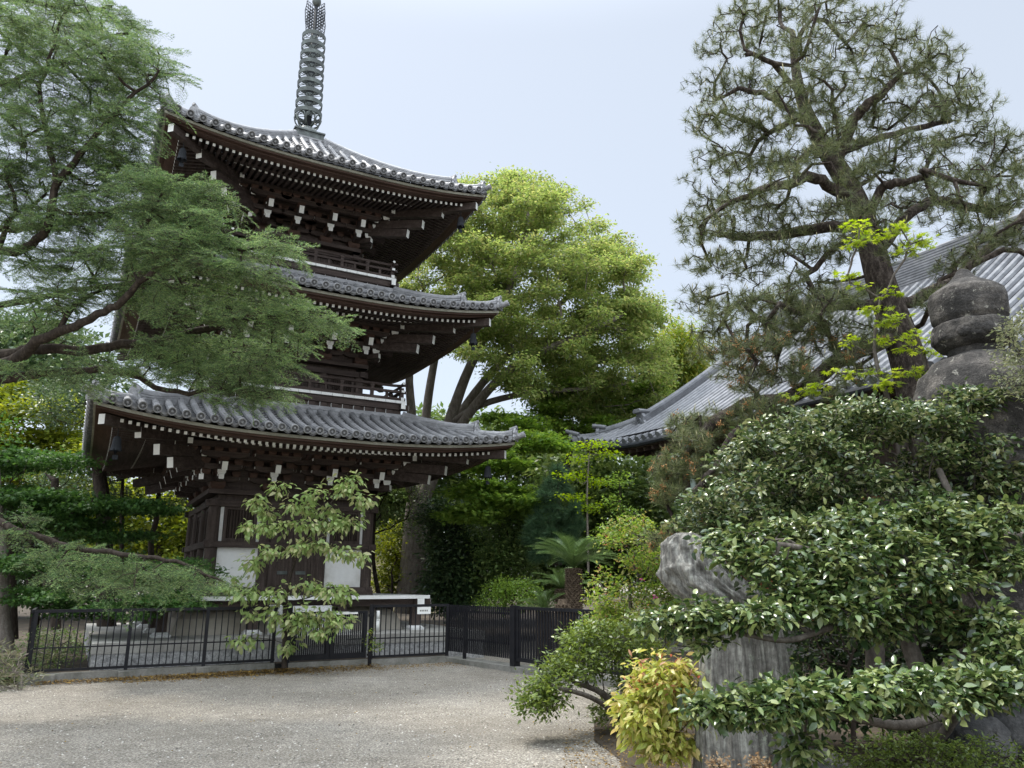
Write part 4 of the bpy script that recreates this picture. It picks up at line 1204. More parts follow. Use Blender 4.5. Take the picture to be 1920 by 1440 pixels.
# ---- left background
broad_tree('yellow_green_tree', 'sunlit yellow green tree in the distance left of the lowest pagoda roof', 'tree',
    ([(90,1110,32),(90,950,32)], [.2,.15]),
    polys=[([(-60,760),(20,740),(110,760),(175,840),(180,910),(100,930),(-60,920)], 32, 2, 190)], leaf='leaf_yel', seed=16, per=140, spread=.6, flat=.5, size=.22, asp=.5, cl=(6, .9, .4))
broad_tree('yellow_green_tree', 'sunlit yellow green maple seen under the left eave of the pagoda', 'tree',
    ([(300,1110,31),(300,1000,31)], [.15,.12]),
    polys=[([(170,900),(370,890),(372,1060),(200,1080),(170,1000)], 31, 1.5, 110)], leaf='leaf_yel', seed=17, per=120, spread=.55, flat=.4, size=.18, asp=.7)
broad_tree('evergreen_tree', 'dark evergreen wood edge behind the left garden', 'tree',
    ([(60,1120,36),(60,950,36)], [.25,.2]),
    polys=[([(-80,880),(60,900),(380,960),(380,1110),(-80,1120)], 37, 2, 150), ([(-80,600),(120,590),(230,700),(180,780),(-80,780)], 35, 2, 90)], leaf='leaf_dark', seed=18, per=150, spread=.9, flat=.6, size=.32, asp=.45)
broad_tree('evergreen_tree', 'straight dark trunk with sombre leaves standing left of the pagoda', 'tree',
    ([(200,1180,21),(196,1060,21),(195,960,21),(185,880,21),(180,800,21)], [.24,.22,.2,.18,.16]),
    polys=[([(60,720),(190,690),(230,760),(140,800),(60,790)], 22, 1, 50)], leaf='leaf_dark', seed=19, per=80, spread=.5, flat=.5, size=.10, asp=.5)
broad_tree('crooked_tree', 'crooked dark stemmed small tree left of the pagoda wall', 'tree',
    ([(290,1130,23),(283,1020,23),(292,980,23),(296,940,23),(300,905,23)], [.09,.08,.08,.07,.05]),
    pads=[(250,950,23,40,12,8),(330,940,23,40,14,8)], leaf='leaf_dark', seed=20, per=50, spread=.35, flat=.3, size=.09, asp=.5, seg=.3)
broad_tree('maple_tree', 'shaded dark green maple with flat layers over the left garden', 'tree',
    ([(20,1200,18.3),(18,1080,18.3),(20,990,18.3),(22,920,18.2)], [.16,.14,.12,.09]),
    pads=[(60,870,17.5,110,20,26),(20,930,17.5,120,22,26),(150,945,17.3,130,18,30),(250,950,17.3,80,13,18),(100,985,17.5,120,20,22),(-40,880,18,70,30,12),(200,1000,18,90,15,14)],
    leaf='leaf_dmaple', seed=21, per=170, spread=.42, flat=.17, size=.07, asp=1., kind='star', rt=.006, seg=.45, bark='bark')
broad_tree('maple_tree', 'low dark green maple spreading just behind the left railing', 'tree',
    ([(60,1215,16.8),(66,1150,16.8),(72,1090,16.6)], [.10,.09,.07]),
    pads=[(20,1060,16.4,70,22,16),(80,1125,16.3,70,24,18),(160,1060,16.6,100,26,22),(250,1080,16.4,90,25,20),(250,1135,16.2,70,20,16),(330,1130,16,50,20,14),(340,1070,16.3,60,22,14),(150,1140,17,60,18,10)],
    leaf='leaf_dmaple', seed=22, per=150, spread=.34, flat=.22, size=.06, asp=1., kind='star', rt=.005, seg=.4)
broad_tree('grey_trunk_tree', 'pale grey trunk at the far left edge behind the fence', 'tree',
    ([(12,1222,16.9),(6,1150,16.9),(2,1060,16.9),(-10,900,16.9),(-15,800,16.9)], [.17,.14,.13,.12,.10]),
    pads=[(-40,800,17,60,30,10),(-30,860,17.5,60,30,8)], leaf='leaf_dmaple', seed=23, per=60, spread=.4, flat=.3, size=.08, asp=.6, bark='bark_pale')
for i, (px, wd, lab) in enumerate(((105,.13,'dark straight trunk behind the maple at the left'),(232,.07,'slim dark trunk behind the left railing'))):
    broad_tree('evergreen_tree', lab, 'tree', ([(px,1180,22),(px-4,1040,22),(px-2,900,22)], [wd,wd*.9,wd*.8]),
        polys=[([(px-60,880),(px+60,880),(px+50,950),(px-50,950)], 22.5, .6, 20)], leaf='leaf_dark', seed=30+i, per=70, spread=.4, flat=.5, size=.1, asp=.5)
# ================================================================== BIG PINE on the right
M['needle_pine'] = leaf_mat('pine_needle', [(.060,.085,.034),(.105,.14,.052),(.16,.19,.08),(.21,.22,.11)], .45, .25, .4, 1.2, .2)
M['cone'] = leaf_mat('orange_pollen_cone', [(.30,.13,.05),(.42,.20,.08),(.5,.30,.14)], .7, .1, .2, 1, .1)
M['candle'] = leaf_mat('pale_new_shoot', [(.26,.24,.12),(.34,.32,.18)], .6, .2, .2, 1, .1)
def needle_tufts(tips, dirs, rng, nn=42, ln=.125, wd=.0042, up=.55, back=.10):
    n = len(tips); m = n*nn
    T = np.repeat(tips, nn, 0); D = np.repeat(unit(dirs*.5+np.array([0, 0, up])), nn, 0)
    s = rng.uniform(0, 1, (m, 1))
    d = unit(D*(.55+.5*s)+unit(rng.normal(0, 1, (m, 3)))*.95)
    d[:, 2] = np.where(d[:, 2] < -.25, d[:, 2]*.5, d[:, 2]); d = unit(d)
    P = T-D*back*(1-s); L = ln*rng.uniform(.7, 1.2, (m, 1))
    side = unit(np.cross(d, rng.normal(0, 1, (m, 3))))
    V = np.stack([P-side*wd/2, P+side*wd/2, P+d*L], 1).reshape(-1, 3)
    return V, np.arange(m*3).reshape(m, 3)
def spindles(P, D, ln, rd, rng):
    """little tapered shoots: 3-sided double cones"""
    n = len(P); a = unit(np.cross(D, rng.normal(0, 1, (n, 3)))); b = np.cross(D, a)
    L = (ln*rng.uniform(.6, 1.2, n))[:, None]
    V = [P]; 
    for q in (0, 2.09, 4.19): V.append(P+D*L*.4+(a*math.cos(q)+b*math.sin(q))*rd)
    V.append(P+D*L); V = np.stack(V, 1).reshape(-1, 3); k = np.arange(n)[:, None]*5
    tri = np.array([[0,2,1],[0,3,2],[0,1,3],[1,2,4],[2,3,4],[3,1,4]])
    return V, (k[:, :, None]+tri[None]).reshape(-1, 3)

rng = np.random.RandomState(41); sk = Skel(); PYN = 10.8
A = lambda px, py, dy=0.: at(px, py, PYN+dy)
sk.line([A(1760,1010,-.3), A(1745,860,-.25), A(1722,760,-.2), A(1698,660,-.1), A(1655,540), A(1625,430), A(1592,350,.05), A(1545,275,.1), A(1508,200,.1), A(1492,130,.1), A(1486,60,.1)],
        [.30,.285,.265,.245,.215,.19,.165,.135,.10,.075,.045], sub=4)
def limb(start, pts, rad):
    j = sk.near(A(*start)); sk.line([A(*p) for p in pts], rad, start=j, sub=4, wob=.012, rng=rng)
limb((1605,372), [(1560,352,-.2),(1520,330,-.4),(1478,345,-.6),(1440,352,-.7),(1395,372,-.8)], [.085,.08,.07,.06,.05,.03])
limb((1620,420), [(1650,355,-.3),(1690,342,-.5),(1735,330,-.6)], [.07,.065,.05,.035])
limb((1632,440), [(1560,425,.4),(1480,436,.7),(1405,446,.9),(1350,440,1)], [.09,.085,.07,.055,.04])
limb((1640,470), [(1690,415,.3),(1730,385,.4),(1780,378,.5),(1850,395,.6)], [.085,.08,.07,.06,.04])
limb((1568,300), [(1595,235,-.3),(1622,200,-.5),(1660,170,-.6)], [.085,.075,.06,.04])
limb((1525,235), [(1470,200,.3),(1430,175,.5),(1385,165,.6)], [.06,.05,.04,.03])
limb((1500,170), [(1450,120,-.3),(1400,100,-.5)], [.045,.035,.025])
limb((1555,285), [(1640,262,.5),(1720,240,.8),(1780,225,1)], [.06,.055,.045,.03])
limb((1672,580), [(1600,572,-.4),(1535,575,-.6),(1480,585,-.7)], [.075,.07,.055,.035])
limb((1690,630), [(1610,655,-.3),(1545,700,-.6),(1480,745,-.8),(1400,760,-.9),(1330,800,-1),(1290,850,-1)], [.12,.11,.10,.09,.075,.055,.03])
limb((1660,560), [(1720,560,.5),(1790,520,.7),(1850,470,.8),(1925,400,.9)], [.09,.085,.08,.075,.07])
limb((1850,460), [(1880,470,.6),(1930,480,.6)], [.05,.045,.035])
limb((1400,760), [(1370,820,-1.2),(1340,880,-1.3),(1290,930,-1.3)], [.05,.045,.035,.02])
pads = []
def P_(px, py, rx=66, ry=25, n=66, dy=None):
    pads.append((px, py, PYN+(rng.uniform(-1.1, 1.1) if dy is None else dy), rx, ry, n, .42))
for q in [(1395,28),(1470,15),(1550,18),(1620,42),(1350,85),(1425,80),(1515,82),(1595,92),(1680,72),(1750,108),(1340,155),(1410,148),(1640,150),(1715,145),(1785,160),
          (1335,225),(1395,228),(1480,190),(1560,195),(1640,218),(1715,205),(1770,205),(1345,300),(1405,308),(1600,262),(1680,275),(1755,272),(1830,255),(1885,275),
          (1335,380),(1400,372),(1455,392),(1650,322),(1735,330),(1815,330),(1885,318),(1905,375),(1315,425),(1375,432),(1475,420),(1555,398),(1680,380),(1760,385),(1850,400),
          (1330,490),(1400,500),(1470,470),(1555,470),(1325,560),(1395,570),(1475,560),(1535,540),(1345,620),(1420,650),(1490,622),(1560,640),(1390,690),(1455,700),(1470,300),(1440,250),(1820,200),(1900,440)]:
    P_(*q)
for q in [(1290,800,50,26),(1350,790,60,26),(1430,765,60,20),(1270,865,40,28),(1320,880,45,26),(1250,920,34,26),(1345,940,45,22),(1300,830,40,25),(1400,800,45,22),(1245,880,30,22)]:
    P_(*q, n=64, dy=-1.0+rng.uniform(-.25, .25))
for q in [(1230,1010,34,20),(1270,1000,36,22),(1310,1010,30,18)]: P_(*q, n=28, dy=-.6)
for q in [(1490,235),(1560,250),(1530,285),(1600,330),(1570,385),(1620,395),(1480,330),(1660,430),(1590,450),(1690,470),(1640,300),(1600,560),(1560,610),(1500,680),(1440,640),(1630,610),(1580,680),(1400,720),(1380,650),(1440,600),(1500,590),(1540,600),(1420,560),(1480,520),(1560,560),(1350,590),(1400,640),(1330,660),(1620,700),(1560,730),(1500,700),(1640,640),(1740,560),(1790,500),(1830,460),(1880,380),(1900,330),(1850,350),(1800,420),(1520,140),(1460,165),(1580,140)]: P_(*q, rx=44, ry=18, n=30, dy=-1.0+rng.uniform(-.3, .3))
c, t, own = pad_tips(pads, rng)
t = np.concatenate([t, poly_tips([(1345,10),(1640,0),(1800,100),(1800,210),(1900,260),(1910,400),(1700,420),(1560,500),(1480,620),(1330,580),(1280,420),(1310,200)], PYN, 1.5, 700, rng, (6, .3, .4))])
sk.grow(c, rng, .22, .20, .10, .10)
idx = sk.grow(t, rng, .10, .34, .05, .04)
par = np.array(sk.par); pp = np.array(sk.p); dirs = unit(pp[idx]-pp[par[idx]])
tm = sk.mesh('trunk', M['bark_pine'], .0056, .43, 6, big=.06)
V, F = needle_tufts(t, dirs, rng, 40, .135, .0042)
cr = fast_mesh('crown', V, F, M['needle_pine'])
sel = np.where(rng.uniform(0, 1, len(t)) < .14)[0]
V, F = spindles(t[sel]+np.array([0,0,.02]), unit(dirs[sel]*.2+np.array([0,0,1.])+rng.normal(0,.15,(len(sel),3))), .13, .008, rng)
ca = fast_mesh('new_shoots', V, F, M['candle'])  # pale new shoots as tapered spindles, not needles
low = np.where(t[:, 2] < 4.9)[0]; low = low[rng.uniform(0, 1, len(low)) < .15]
T = np.repeat(t[low], 16, 0)+rng.normal(0, .022, (len(low)*16, 3))
V, F = spindles(T, unit(rng.normal(0, 1, T.shape)+np.array([0,0,.8])), .035, .009, rng)
co = fast_mesh('pollen_cones', V, F, M['cone'])  # clustered pollen cones on the low tips
plant('pine_tree', pp[0], 'large leaning black pine with twisted limbs and clouds of needles before the hall', 'tree', [('trunk', tm), ('crown', cr), ('new_shoots', ca), ('pollen_cones', co)])

M['leaf_brightm'] = leaf_mat('lime_maple_leaf', [(.20,.29,.03),(.27,.36,.045),(.33,.40,.07)], .45, .5, .35, 1.5, .15)
# small bright maple between pine and stone tower
broad_tree('small_maple', 'slender maple with bright lime green star leaves left of the stone finial', 'tree',
    ([(1700,1000,9.2),(1690,860,9.1),(1668,760,9),(1640,660,9),(1650,560,9)], [.05,.04,.032,.024,.014]),
    limbs=[([(1690,860,9.1),(1712,760,8.9),(1735,680,8.8),(1700,590,8.7)], [.03,.025,.018,.012])],
    pads=[(1605,420,9,24,9,10),(1640,440,9,30,10,12),(1610,455,9,28,9,10),(1690,430,8.9,26,9,10),(1730,450,8.9,34,12,16),(1700,470,8.9,28,8,8),(1590,515,9,22,8,8),(1612,535,9,16,6,5),
          (1672,550,8.8,20,9,8),(1640,580,8.9,30,9,10),(1680,600,8.8,34,10,14),(1720,630,8.8,34,12,12),(1740,660,8.8,30,12,10),(1700,650,8.9,30,10,8),(1650,640,9,24,9,7),(1590,640,9.1,30,9,7),
          (1570,700,9,30,10,6),(1690,700,8.8,34,10,12),(1660,720,8.8,34,10,10),(1730,700,8.8,22,12,8),(1500,735,9.2,40,10,9),(1540,720,9.2,30,9,6),(1620,700,9,30,9,6)],
    leaf='leaf_brightm', seed=50, per=5, spread=.06, flat=.3, size=.062, asp=.95, kind='star', rt=.0035, seg=.14, crook=.12, droop=.25, tilt=.35, bark='bark_grey')

# ================================================================== CAMELLIA and shrubs on the right
M['leaf_cam'] = leaf_mat('camellia_leaf', [(.024,.048,.016),(.050,.088,.025),(.095,.145,.042),(.15,.20,.065),(.22,.25,.095)], .27, .14, .6, 1.2, .15)
M['leaf_cam_up'] = leaf_mat('camellia_upper_leaf', [(.022,.042,.015),(.048,.084,.026),(.085,.13,.042),(.14,.185,.066),(.26,.275,.125)], .27, .16, .6, 1.0, .2)
M['leaf_gold'] = leaf_mat('golden_leaf', [(.26,.32,.06),(.38,.42,.09),(.47,.47,.14),(.52,.44,.18)], .38, .4, .45, 2, .12)
M['leaf_pink'] = leaf_mat('coppery_shoot', [(.42,.17,.10),(.40,.22,.12)], .4, .4, .4, 2, .1)
M['leaf_light'] = leaf_mat('light_green_leaf', [(.10,.18,.03),(.17,.27,.045),(.24,.33,.06),(.27,.26,.08)], .45, .42, .35, 1, .2)
M['leaf_olive'] = leaf_mat('grey_green_leaf', [(.10,.12,.06),(.17,.19,.10),(.24,.25,.15)], .45, .3, .4, 1, .15)
M['leaf_bush'] = leaf_mat('green_bush_leaf', [(.06,.095,.018),(.105,.155,.028),(.165,.22,.045)], .38, .3, .45, 1.2, .2)
M['twig'] = surf('brown_twig', [(.03,.022,.017),(.06,.046,.036),(.12,.095,.075)], 6, None, .9)

broad_tree('camellia_tree', 'broad glossy leaved camellia with bare brown limbs filling the right foreground', 'tree',
    ([(1770,1480,6.4),(1745,1370,6.4),(1730,1280,6.4),(1700,1190,6.4),(1708,1120,6.4)], [.095,.08,.07,.062,.055]),
    limbs=[([(1708,1130,6.4),(1690,1075,6.3),(1640,1062,6.2),(1560,1040,6.1),(1460,1020,5.9)], [.04,.036,.03,.024,.016]),
           ([(1708,1130,6.4),(1735,1070,6.6),(1770,1025,6.8),(1790,960,7),(1760,880,7.2)], [.045,.04,.036,.03,.024]),
           ([(1770,1025,6.8),(1840,1010,6.7),(1925,1005,6.6)], [.045,.04,.035]),
           ([(1735,1300,6.4),(1790,1230,6.2),(1860,1210,6.1),(1930,1215,6)], [.035,.03,.025,.02]),
           ([(1745,1390,6.4),(1790,1335,6.0),(1700,1360,5.6),(1600,1345,5.4),(1500,1330,5.3)], [.04,.035,.03,.025,.015]),
           ([(1708,1140,6.4),(1640,1160,6.1),(1560,1175,5.9),(1480,1200,5.8),(1400,1190,5.7)], [.032,.028,.023,.018,.012])],
    pads=[(1260,1165,5.9,50,17,17),(1330,1150,5.8,55,20,20),(1410,1155,5.7,55,18,18),(1490,1135,5.8,60,20,20),(1560,1120,5.9,55,20,18),(1440,1060,6.0,60,20,18),(1530,1050,6.0,60,22,20),(1600,1040,6.1,60,20,18),(1680,1010,6.2,60,20,18),
          (1390,1050,6.1,45,16,12),(1345,1015,6.3,35,14,9),(1340,1330,5.3,50,20,18),(1420,1325,5.25,60,22,22),(1500,1310,5.2,60,20,22),(1580,1300,5.2,60,20,22),(1660,1292,5.2,60,20,22),(1740,1292,5.2,60,22,22),(1820,1285,5.2,60,20,22),(1890,1280,5.2,50,20,18),
          (1790,1310,5.1,50,12,8),(1650,1180,6.1,50,18,10),(1720,1145,6.1,50,16,10),(1860,1160,6.0,40,20,12),(1900,1195,5.8,35,16,12),(1905,1225,5.7,30,12,8),(1790,1000,6.4,60,20,18),(1880,970,6.3,55,22,18),(1850,1050,6.5,60,22,14),(1500,990,6.4,60,18,14),(1620,970,6.4,60,20,16),(1740,960,6.5,60,20,16),(1330,1205,5.8,30,10,5),(1510,1400,5.3,25,25,7),(1450,1290,5.5,40,10,5),(1420,1010,6.3,60,20,18),(1560,985,6.4,60,20,18),(1690,970,6.5,60,20,16),(1600,1085,6.0,60,16,14),(1830,1010,6.4,60,20,18),(1480,1100,5.9,50,14,12),(1900,1060,6.2,50,20,14),(1820,1180,6.1,50,16,10),(1640,1130,5.9,50,16,14),(1740,1090,6.0,60,18,14),(1590,1150,5.8,45,14,10),(1700,1050,6.1,60,16,12),(1800,1090,6.1,60,16,12),(1840,1240,5.8,50,14,8)],
    leaf='leaf_cam', seed=60, per=32, spread=.11, flat=.55, size=.066, asp=.50, kind='oval', rt=.0045, ex=.47, seg=.16, crook=.12, droop=.22, tilt=.55, bark='bark_grey', fold=.12, wlen=.15, jit=.42)
broad_tree('camellia_hedge', 'dense light green camellia mass covering the base of the stone tower', 'shrub',
    ([(1640,1300,7.7),(1640,1150,7.7),(1630,1000,7.7)], [.09,.08,.06]),
    polys=[([(1290,985),(1330,905),(1380,850),(1440,800),(1530,765),(1640,765),(1720,750),(1800,735),(1930,725),(1930,1000),(1800,1010),(1650,1000),(1500,1005),(1380,1010)], 7.6, .75, 1900)], cl=(10, .24, .42),
    leaf='leaf_cam_up', seed=61, per=22, spread=.10, flat=.55, size=.060, asp=.46, kind='oval', rt=.0035, seg=.22, crook=.12, droop=.15, tilt=.65, bark='bark_grey', parts=('branches', 'foliage'), fold=.10, wlen=.15)
broad_tree('camellia_hedge', 'dark inner camellia hedge behind the bare limbs', 'shrub',
    ([(1720,1400,8.6),(1720,1250,8.6),(1700,1100,8.6)], [.07,.06,.05]),
    polys=[([(1330,960),(1930,900),(1930,1360),(1480,1360),(1480,1150)], 8.9, .3, 620)],
    leaf='leaf_dark', seed=62, per=22, spread=.2, flat=.7, size=.10, asp=.5, rt=.004, seg=.25, crook=.15, parts=('branches', 'foliage'))
broad_tree('twig_hedge', 'tangle of bare brown hedge twigs behind the fossil stump', 'hedge',
    ([(1600,1420,8.3),(1600,1330,8.3),(1590,1250,8.3)], [.03,.025,.02]),
    polys=[([(1485,1150),(1720,1150),(1730,1330),(1500,1340)], 8.3, .25, 420)],
    leaf='leaf_mix', seed=63, per=2, spread=.1, flat=.8, size=.04, asp=.5, rt=.0035, ex=.4, seg=.10, crook=.22, bark='twig', parts=('branches', 'foliage'))
broad_tree('golden_shrub', 'round golden leaved shrub with pinkish tips at the left foot of the fossil stump', 'shrub',
    ([(1255,1425,7.55),(1250,1390,7.55),(1245,1330,7.55)], [.03,.025,.02]),
    pads=[(1240,1275,7.5,62,38,80,.3),(1235,1335,7.45,66,40,80,.32),(1245,1385,7.45,50,30,45,.25),(1200,1350,7.5,32,36,24,.2)],
    leaf='leaf_gold', seed=64, per=13, spread=.085, flat=.9, size=.088, asp=.40, kind='oval', rt=.003, seg=.12, droop=.75, tilt=.6, parts=('branches', 'foliage'), fold=.1,
    extra=lambda sk, t, d, rng: [('young_leaves', fast_mesh('young_leaves', *clumps(t[t[:, 2] > .62], 2, rng, .07, .8, .07, .35, 'oval', -.3), M['leaf_pink']))])
broad_tree('green_bush', 'wide dark green bush leaning low over the gravel with grey limbs below', 'bush',
    ([(1180,1372,9.9),(1165,1345,9.8),(1130,1300,9.6),(1080,1280,9.4)], [.06,.05,.04,.025]),
    limbs=[([(1165,1345,9.8),(1190,1270,9.8),(1180,1200,9.9)], [.035,.03,.02]), ([(1165,1345,9.8),(1110,1308,9.3),(1050,1290,9.1)], [.03,.025,.015])],
    pads=[(1020,1305,9.3,46,26,34,.4),(1045,1270,9.4,55,22,34,.45),(1090,1240,9.6,60,28,46,.5),(1130,1200,9.8,55,30,46,.5),(1180,1200,9.8,50,36,42,.5),(1200,1260,9.7,45,40,40,.45),(1090,1195,9.8,35,16,16,.4),(1165,1330,9.9,50,26,30,.4),(1000,1320,9.2,22,10,8,.2)],
    leaf='leaf_bush', seed=65, per=34, spread=.12, flat=.6, size=.06, asp=.42, kind='kite', rt=.0035, seg=.14, crook=.16, tilt=.55, parts=('branches', 'foliage'), bark='bark_grey')
broad_tree('mixed_shrub', 'sunny light green shrub with coppery shoots above the green bush', 'shrub',
    ([(1190,1330,11.6),(1185,1200,11.6),(1180,1100,11.6)], [.04,.035,.025]),
    polys=[([(1112,1150),(1118,1095),(1135,1040),(1140,1000),(1180,985),(1230,980),(1280,1010),(1300,1120),(1290,1220),(1200,1230),(1140,1200),(1112,1170)], 11.7, .7, 560)], cl=(8, .26, .6),
    leaf='leaf_light', seed=66, per=17, spread=.13, flat=.7, size=.062, asp=.5, rt=.003, seg=.16, crook=.16, tilt=.6, parts=('branches', 'foliage'), bark='bark_grey',
    extra=lambda sk, t, d, rng: [('young_leaves', fast_mesh('young_leaves', *clumps(t[::9], 7, rng, .12, .8, .05, .4, 'kite', -.3), M['leaf_pink']))])
broad_tree('azalea_mound', 'low clipped dark azalea along the bottom right edge', 'shrub',
    ([(1760,1500,5.7),(1760,1470,5.7)], [.03,.025]),
    pads=[(1640,1425,5.7,60,26,50,.3),(1740,1425,5.7,80,34,80,.35),(1850,1425,5.7,90,34,80,.35),(1690,1390,6.0,80,14,30,.3)],
    leaf='leaf_bush', seed=67, per=22, spread=.07, flat=.6, size=.032, asp=.42, rt=.003, seg=.1, tilt=.5, parts=('branches', 'foliage'))
broad_tree('grey_leaved_shrub', 'small leaved greyish shrub at the right edge beside the stone finial', 'shrub',
    ([(1950,900,7),(1940,760,7),(1925,680,7)], [.03,.025,.015]),
    polys=[([(1880,640),(1900,600),(1960,560),(1980,740),(1880,730),(1865,690)], 7, .25, 80)],
    leaf='leaf_olive', seed=68, per=34, spread=.09, flat=.8, size=.04, asp=.45, rt=.0025, seg=.1, tilt=.7, parts=('branches', 'foliage'))
# feathery garden conifer
rngc = np.random.RandomState(70); sk = Skel()
sk.line([at(1045,1060,21.5), at(1045,960,21.5), at(1046,870,21.5)], [.07,.05,.01], sub=4)
t = poly_tips([(985,1010),(1010,930),(1046,865),(1075,920),(1100,1010),(1090,1050),(1000,1050)], 21.5, .8, 170, rngc)
idx = sk.grow(t, rngc, .3, .1, .1, -.1); pp = np.array(sk.p); par = np.array(sk.par)
V, F = needle_tufts(t, unit(pp[idx]-pp[par[idx]]), rngc, 130, .30, .012, -.2, .2)
M['needle_soft'] = leaf_mat('soft_conifer_needle', [(.04,.085,.045),(.065,.125,.06),(.10,.17,.085)], .6, .3, .2, .8, .2)
plant('garden_conifer', pp[0], 'feathery dark conifer between the layered maple and the thin young tree', 'tree', [('trunk', sk.mesh('trunk', M['bark'], .006)), ('crown', fast_mesh('crown', V, F, M['needle_soft']))])

# ---- cycads
M['cycad'] = leaf_mat('cycad_leaflet', [(.075,.14,.04),(.125,.205,.06),(.18,.26,.095)], .3, .2, .55, 1, .1)
M['cycad_trunk'] = surf('cycad_trunk', [(.05,.035,.025),(.11,.08,.055),(.20,.15,.10)], 16, None, .95, 1., 30)
def cycad(base, h, r, nf, fl, seed, label):
    rng = np.random.RandomState(seed); base = np.array(base, float); tm = MB()
    tm.lathe([(r*1.05, 0), (r, h*.3), (r*1.04, h*.6), (r*.9, h)], 14)
    for i in range(int(h/.045)):                      # old leaf bases
        for j in range(13):
            q = 2*math.pi*(j+.5*(i % 2))/13+rng.uniform(-.1, .1); z = i*.045+.02; c, s = math.cos(q), math.sin(q)
            w = .032; rr = r*.97
            tm.add([(rr*c-w*s, rr*s+w*c, z-.02), (rr*c+w*s, rr*s-w*c, z-.02), ((rr+.05)*c, (rr+.05)*s, z+.02), (rr*c, rr*s, z+.035)], [(0,1,2),(1,3,2),(3,0,2)])
    root = empty('cycad', base)
    tm.build('trunk', M['cycad_trunk'], root)
    Vs = []; Fs = []; n = 0
    for i in range(nf):
        q = 2*math.pi*i*.618+rng.uniform(-.2, .2); el = rng.uniform(.45, 1.45); L = fl*rng.uniform(.85, 1.1)
        hd = np.array([math.cos(q), math.sin(q), 0]); sd = np.array([-hd[1], hd[0], 0]); s = np.linspace(0, 1, 34)
        x = L*(math.cos(el)*s+.25*s*s*math.sin(el)); z = L*(math.sin(el)*s-.42*s*s)
        pts = np.array([0, 0, h])+hd*x[:, None]+np.array([0, 0, 1.])*z[:, None]
        tg = unit(np.gradient(pts, axis=0))
        up = np.cross(sd, tg); up = unit(up)*np.sign(up[:, 2:3]+1e-6)
        for sg in (-1, 1):
            ll = .20*fl*np.sin(np.pi*np.clip(s*.93+.07, 0, 1))**.6+.01
            d = unit(tg*.55+sd*sg*.8+up*.28)
            b0 = pts-tg*.006; b1 = pts+tg*.012; tip = pts+d*ll[:, None]
            V = np.stack([b0, b1, tip], 1).reshape(-1, 3); Vs.append(V); Fs.append(np.arange(len(V)).reshape(-1, 3)+n); n += len(V)
        w = .012*fl; V = np.concatenate([pts-sd*w, pts+sd*w]); k = len(s)
        F = np.array([[a, a+1, k+a] for a in range(k-1)]+[[a+1, k+a+1, k+a] for a in range(k-1)]); Vs.append(V); Fs.append(F+n); n += len(V)
    o = link(bpy.data.objects.new('frond_crown', fast_mesh('frond_crown', np.concatenate(Vs), np.concatenate(Fs), M['cycad'])), root)
    tag(root, label, 'cycad'); return root
def gpos(px, Y, z=0.): p = at(px, 900, Y); return (p[0], Y, z)
cycad(gpos(1072, 17.4, -.1), 2.0, .17, 50, 1.25, 1, 'tallest cycad with a big crown of stiff arching fronds')
cycad(gpos(1018, 18.0, 0), .95, .15, 20, .85, 2, 'small low cycad at the left of the cycad clump')
cycad(gpos(1050, 18.8, 0), 1.45, .15, 22, .85, 3, 'dark cycad behind in the shade of the tallest cycad')
mb = MB(); mb.lathe([(.13, 0), (.14, .3), (.15, .7), (.14, 1.15), (.08, 1.3)], 14)
for i in range(25):
    for j in range(12):
        q = 2*math.pi*(j+.5*(i % 2))/12; z = i*.048+.02; c, s = math.cos(q), math.sin(q); w = .03; rr = .135
        mb.add([(rr*c-w*s, rr*s+w*c, z-.02), (rr*c+w*s, rr*s-w*c, z-.02), ((rr+.05)*c, (rr+.05)*s, z+.02), (rr*c, rr*s, z+.035)], [(0,1,2),(1,3,2),(3,0,2)])
o = mb.build('cycad_stump', M['cycad_trunk']); o.location = gpos(1051, 16.9, -.05); tag(o, 'leafless scaly brown cycad stem in front of the clump', 'cycad')
mb = MB(); mb.prism([(-.16,0),(.16,0),(.165,.9),(.10,1.12),(0,1.17),(-.10,1.12),(-.165,.9)], (0,-.08,0), (1,0,0), (0,0,1), (0,1,0), .16)
o = mb.build('stone_marker', M['cap']); o.location = gpos(1093, 16.2, -.1); o.rotation_euler = (0,0,.3); tag(o, 'round topped grey stone marker half hidden behind the light shrub', 'stone marker')
# ================================================================== CEDAR on the left
M['needle_cedar'] = leaf_mat('cedar_needle', [(.060,.118,.050),(.100,.175,.066),(.155,.235,.085),(.23,.31,.12)], .5, .32, .35, 2.0, .42)
rng = np.random.RandomState(101); sk = Skel(); YC = 11.6
B = lambda px, py, dy=0.: at(px, py, YC+dy)
sk.line([B(-330,1330,.6), B(-270,960,.5), B(-215,700,.4), B(-140,350,.3), B(-70,0,.3), B(-30,-200,.3)], [.26,.23,.20,.15,.10,.05], sub=5)
def limb(start, pts, rad):
    j = sk.near(B(*start)); sk.line([B(*p) for p in pts], rad, start=j, sub=4, wob=.015, rng=rng)
limb((-215,720), [(-100,700,.2),(20,678,.0),(70,640,-.2),(125,618,-.4),(180,590,-.6),(232,562,-.8),(300,500,-1),(400,470,-1.2),(500,465,-1.3)], [.11,.10,.08,.07,.06,.055,.045,.035,.02,.01])
limb((-215,700), [(-80,680,.3),(30,662,.2),(60,656,.2),(150,658,.1),(232,648,.1),(330,632,.0),(430,605,-.2),(530,590,-.4),(620,600,-.5)], [.11,.10,.085,.08,.07,.06,.05,.035,.02,.01])
limb((-220,740), [(-100,720,.3),(20,710,.3),(100,700,.4),(190,694,.4),(260,708,.4),(330,735,.3),(430,730,.1),(510,745,0)], [.09,.08,.065,.055,.05,.04,.03,.02,.01])
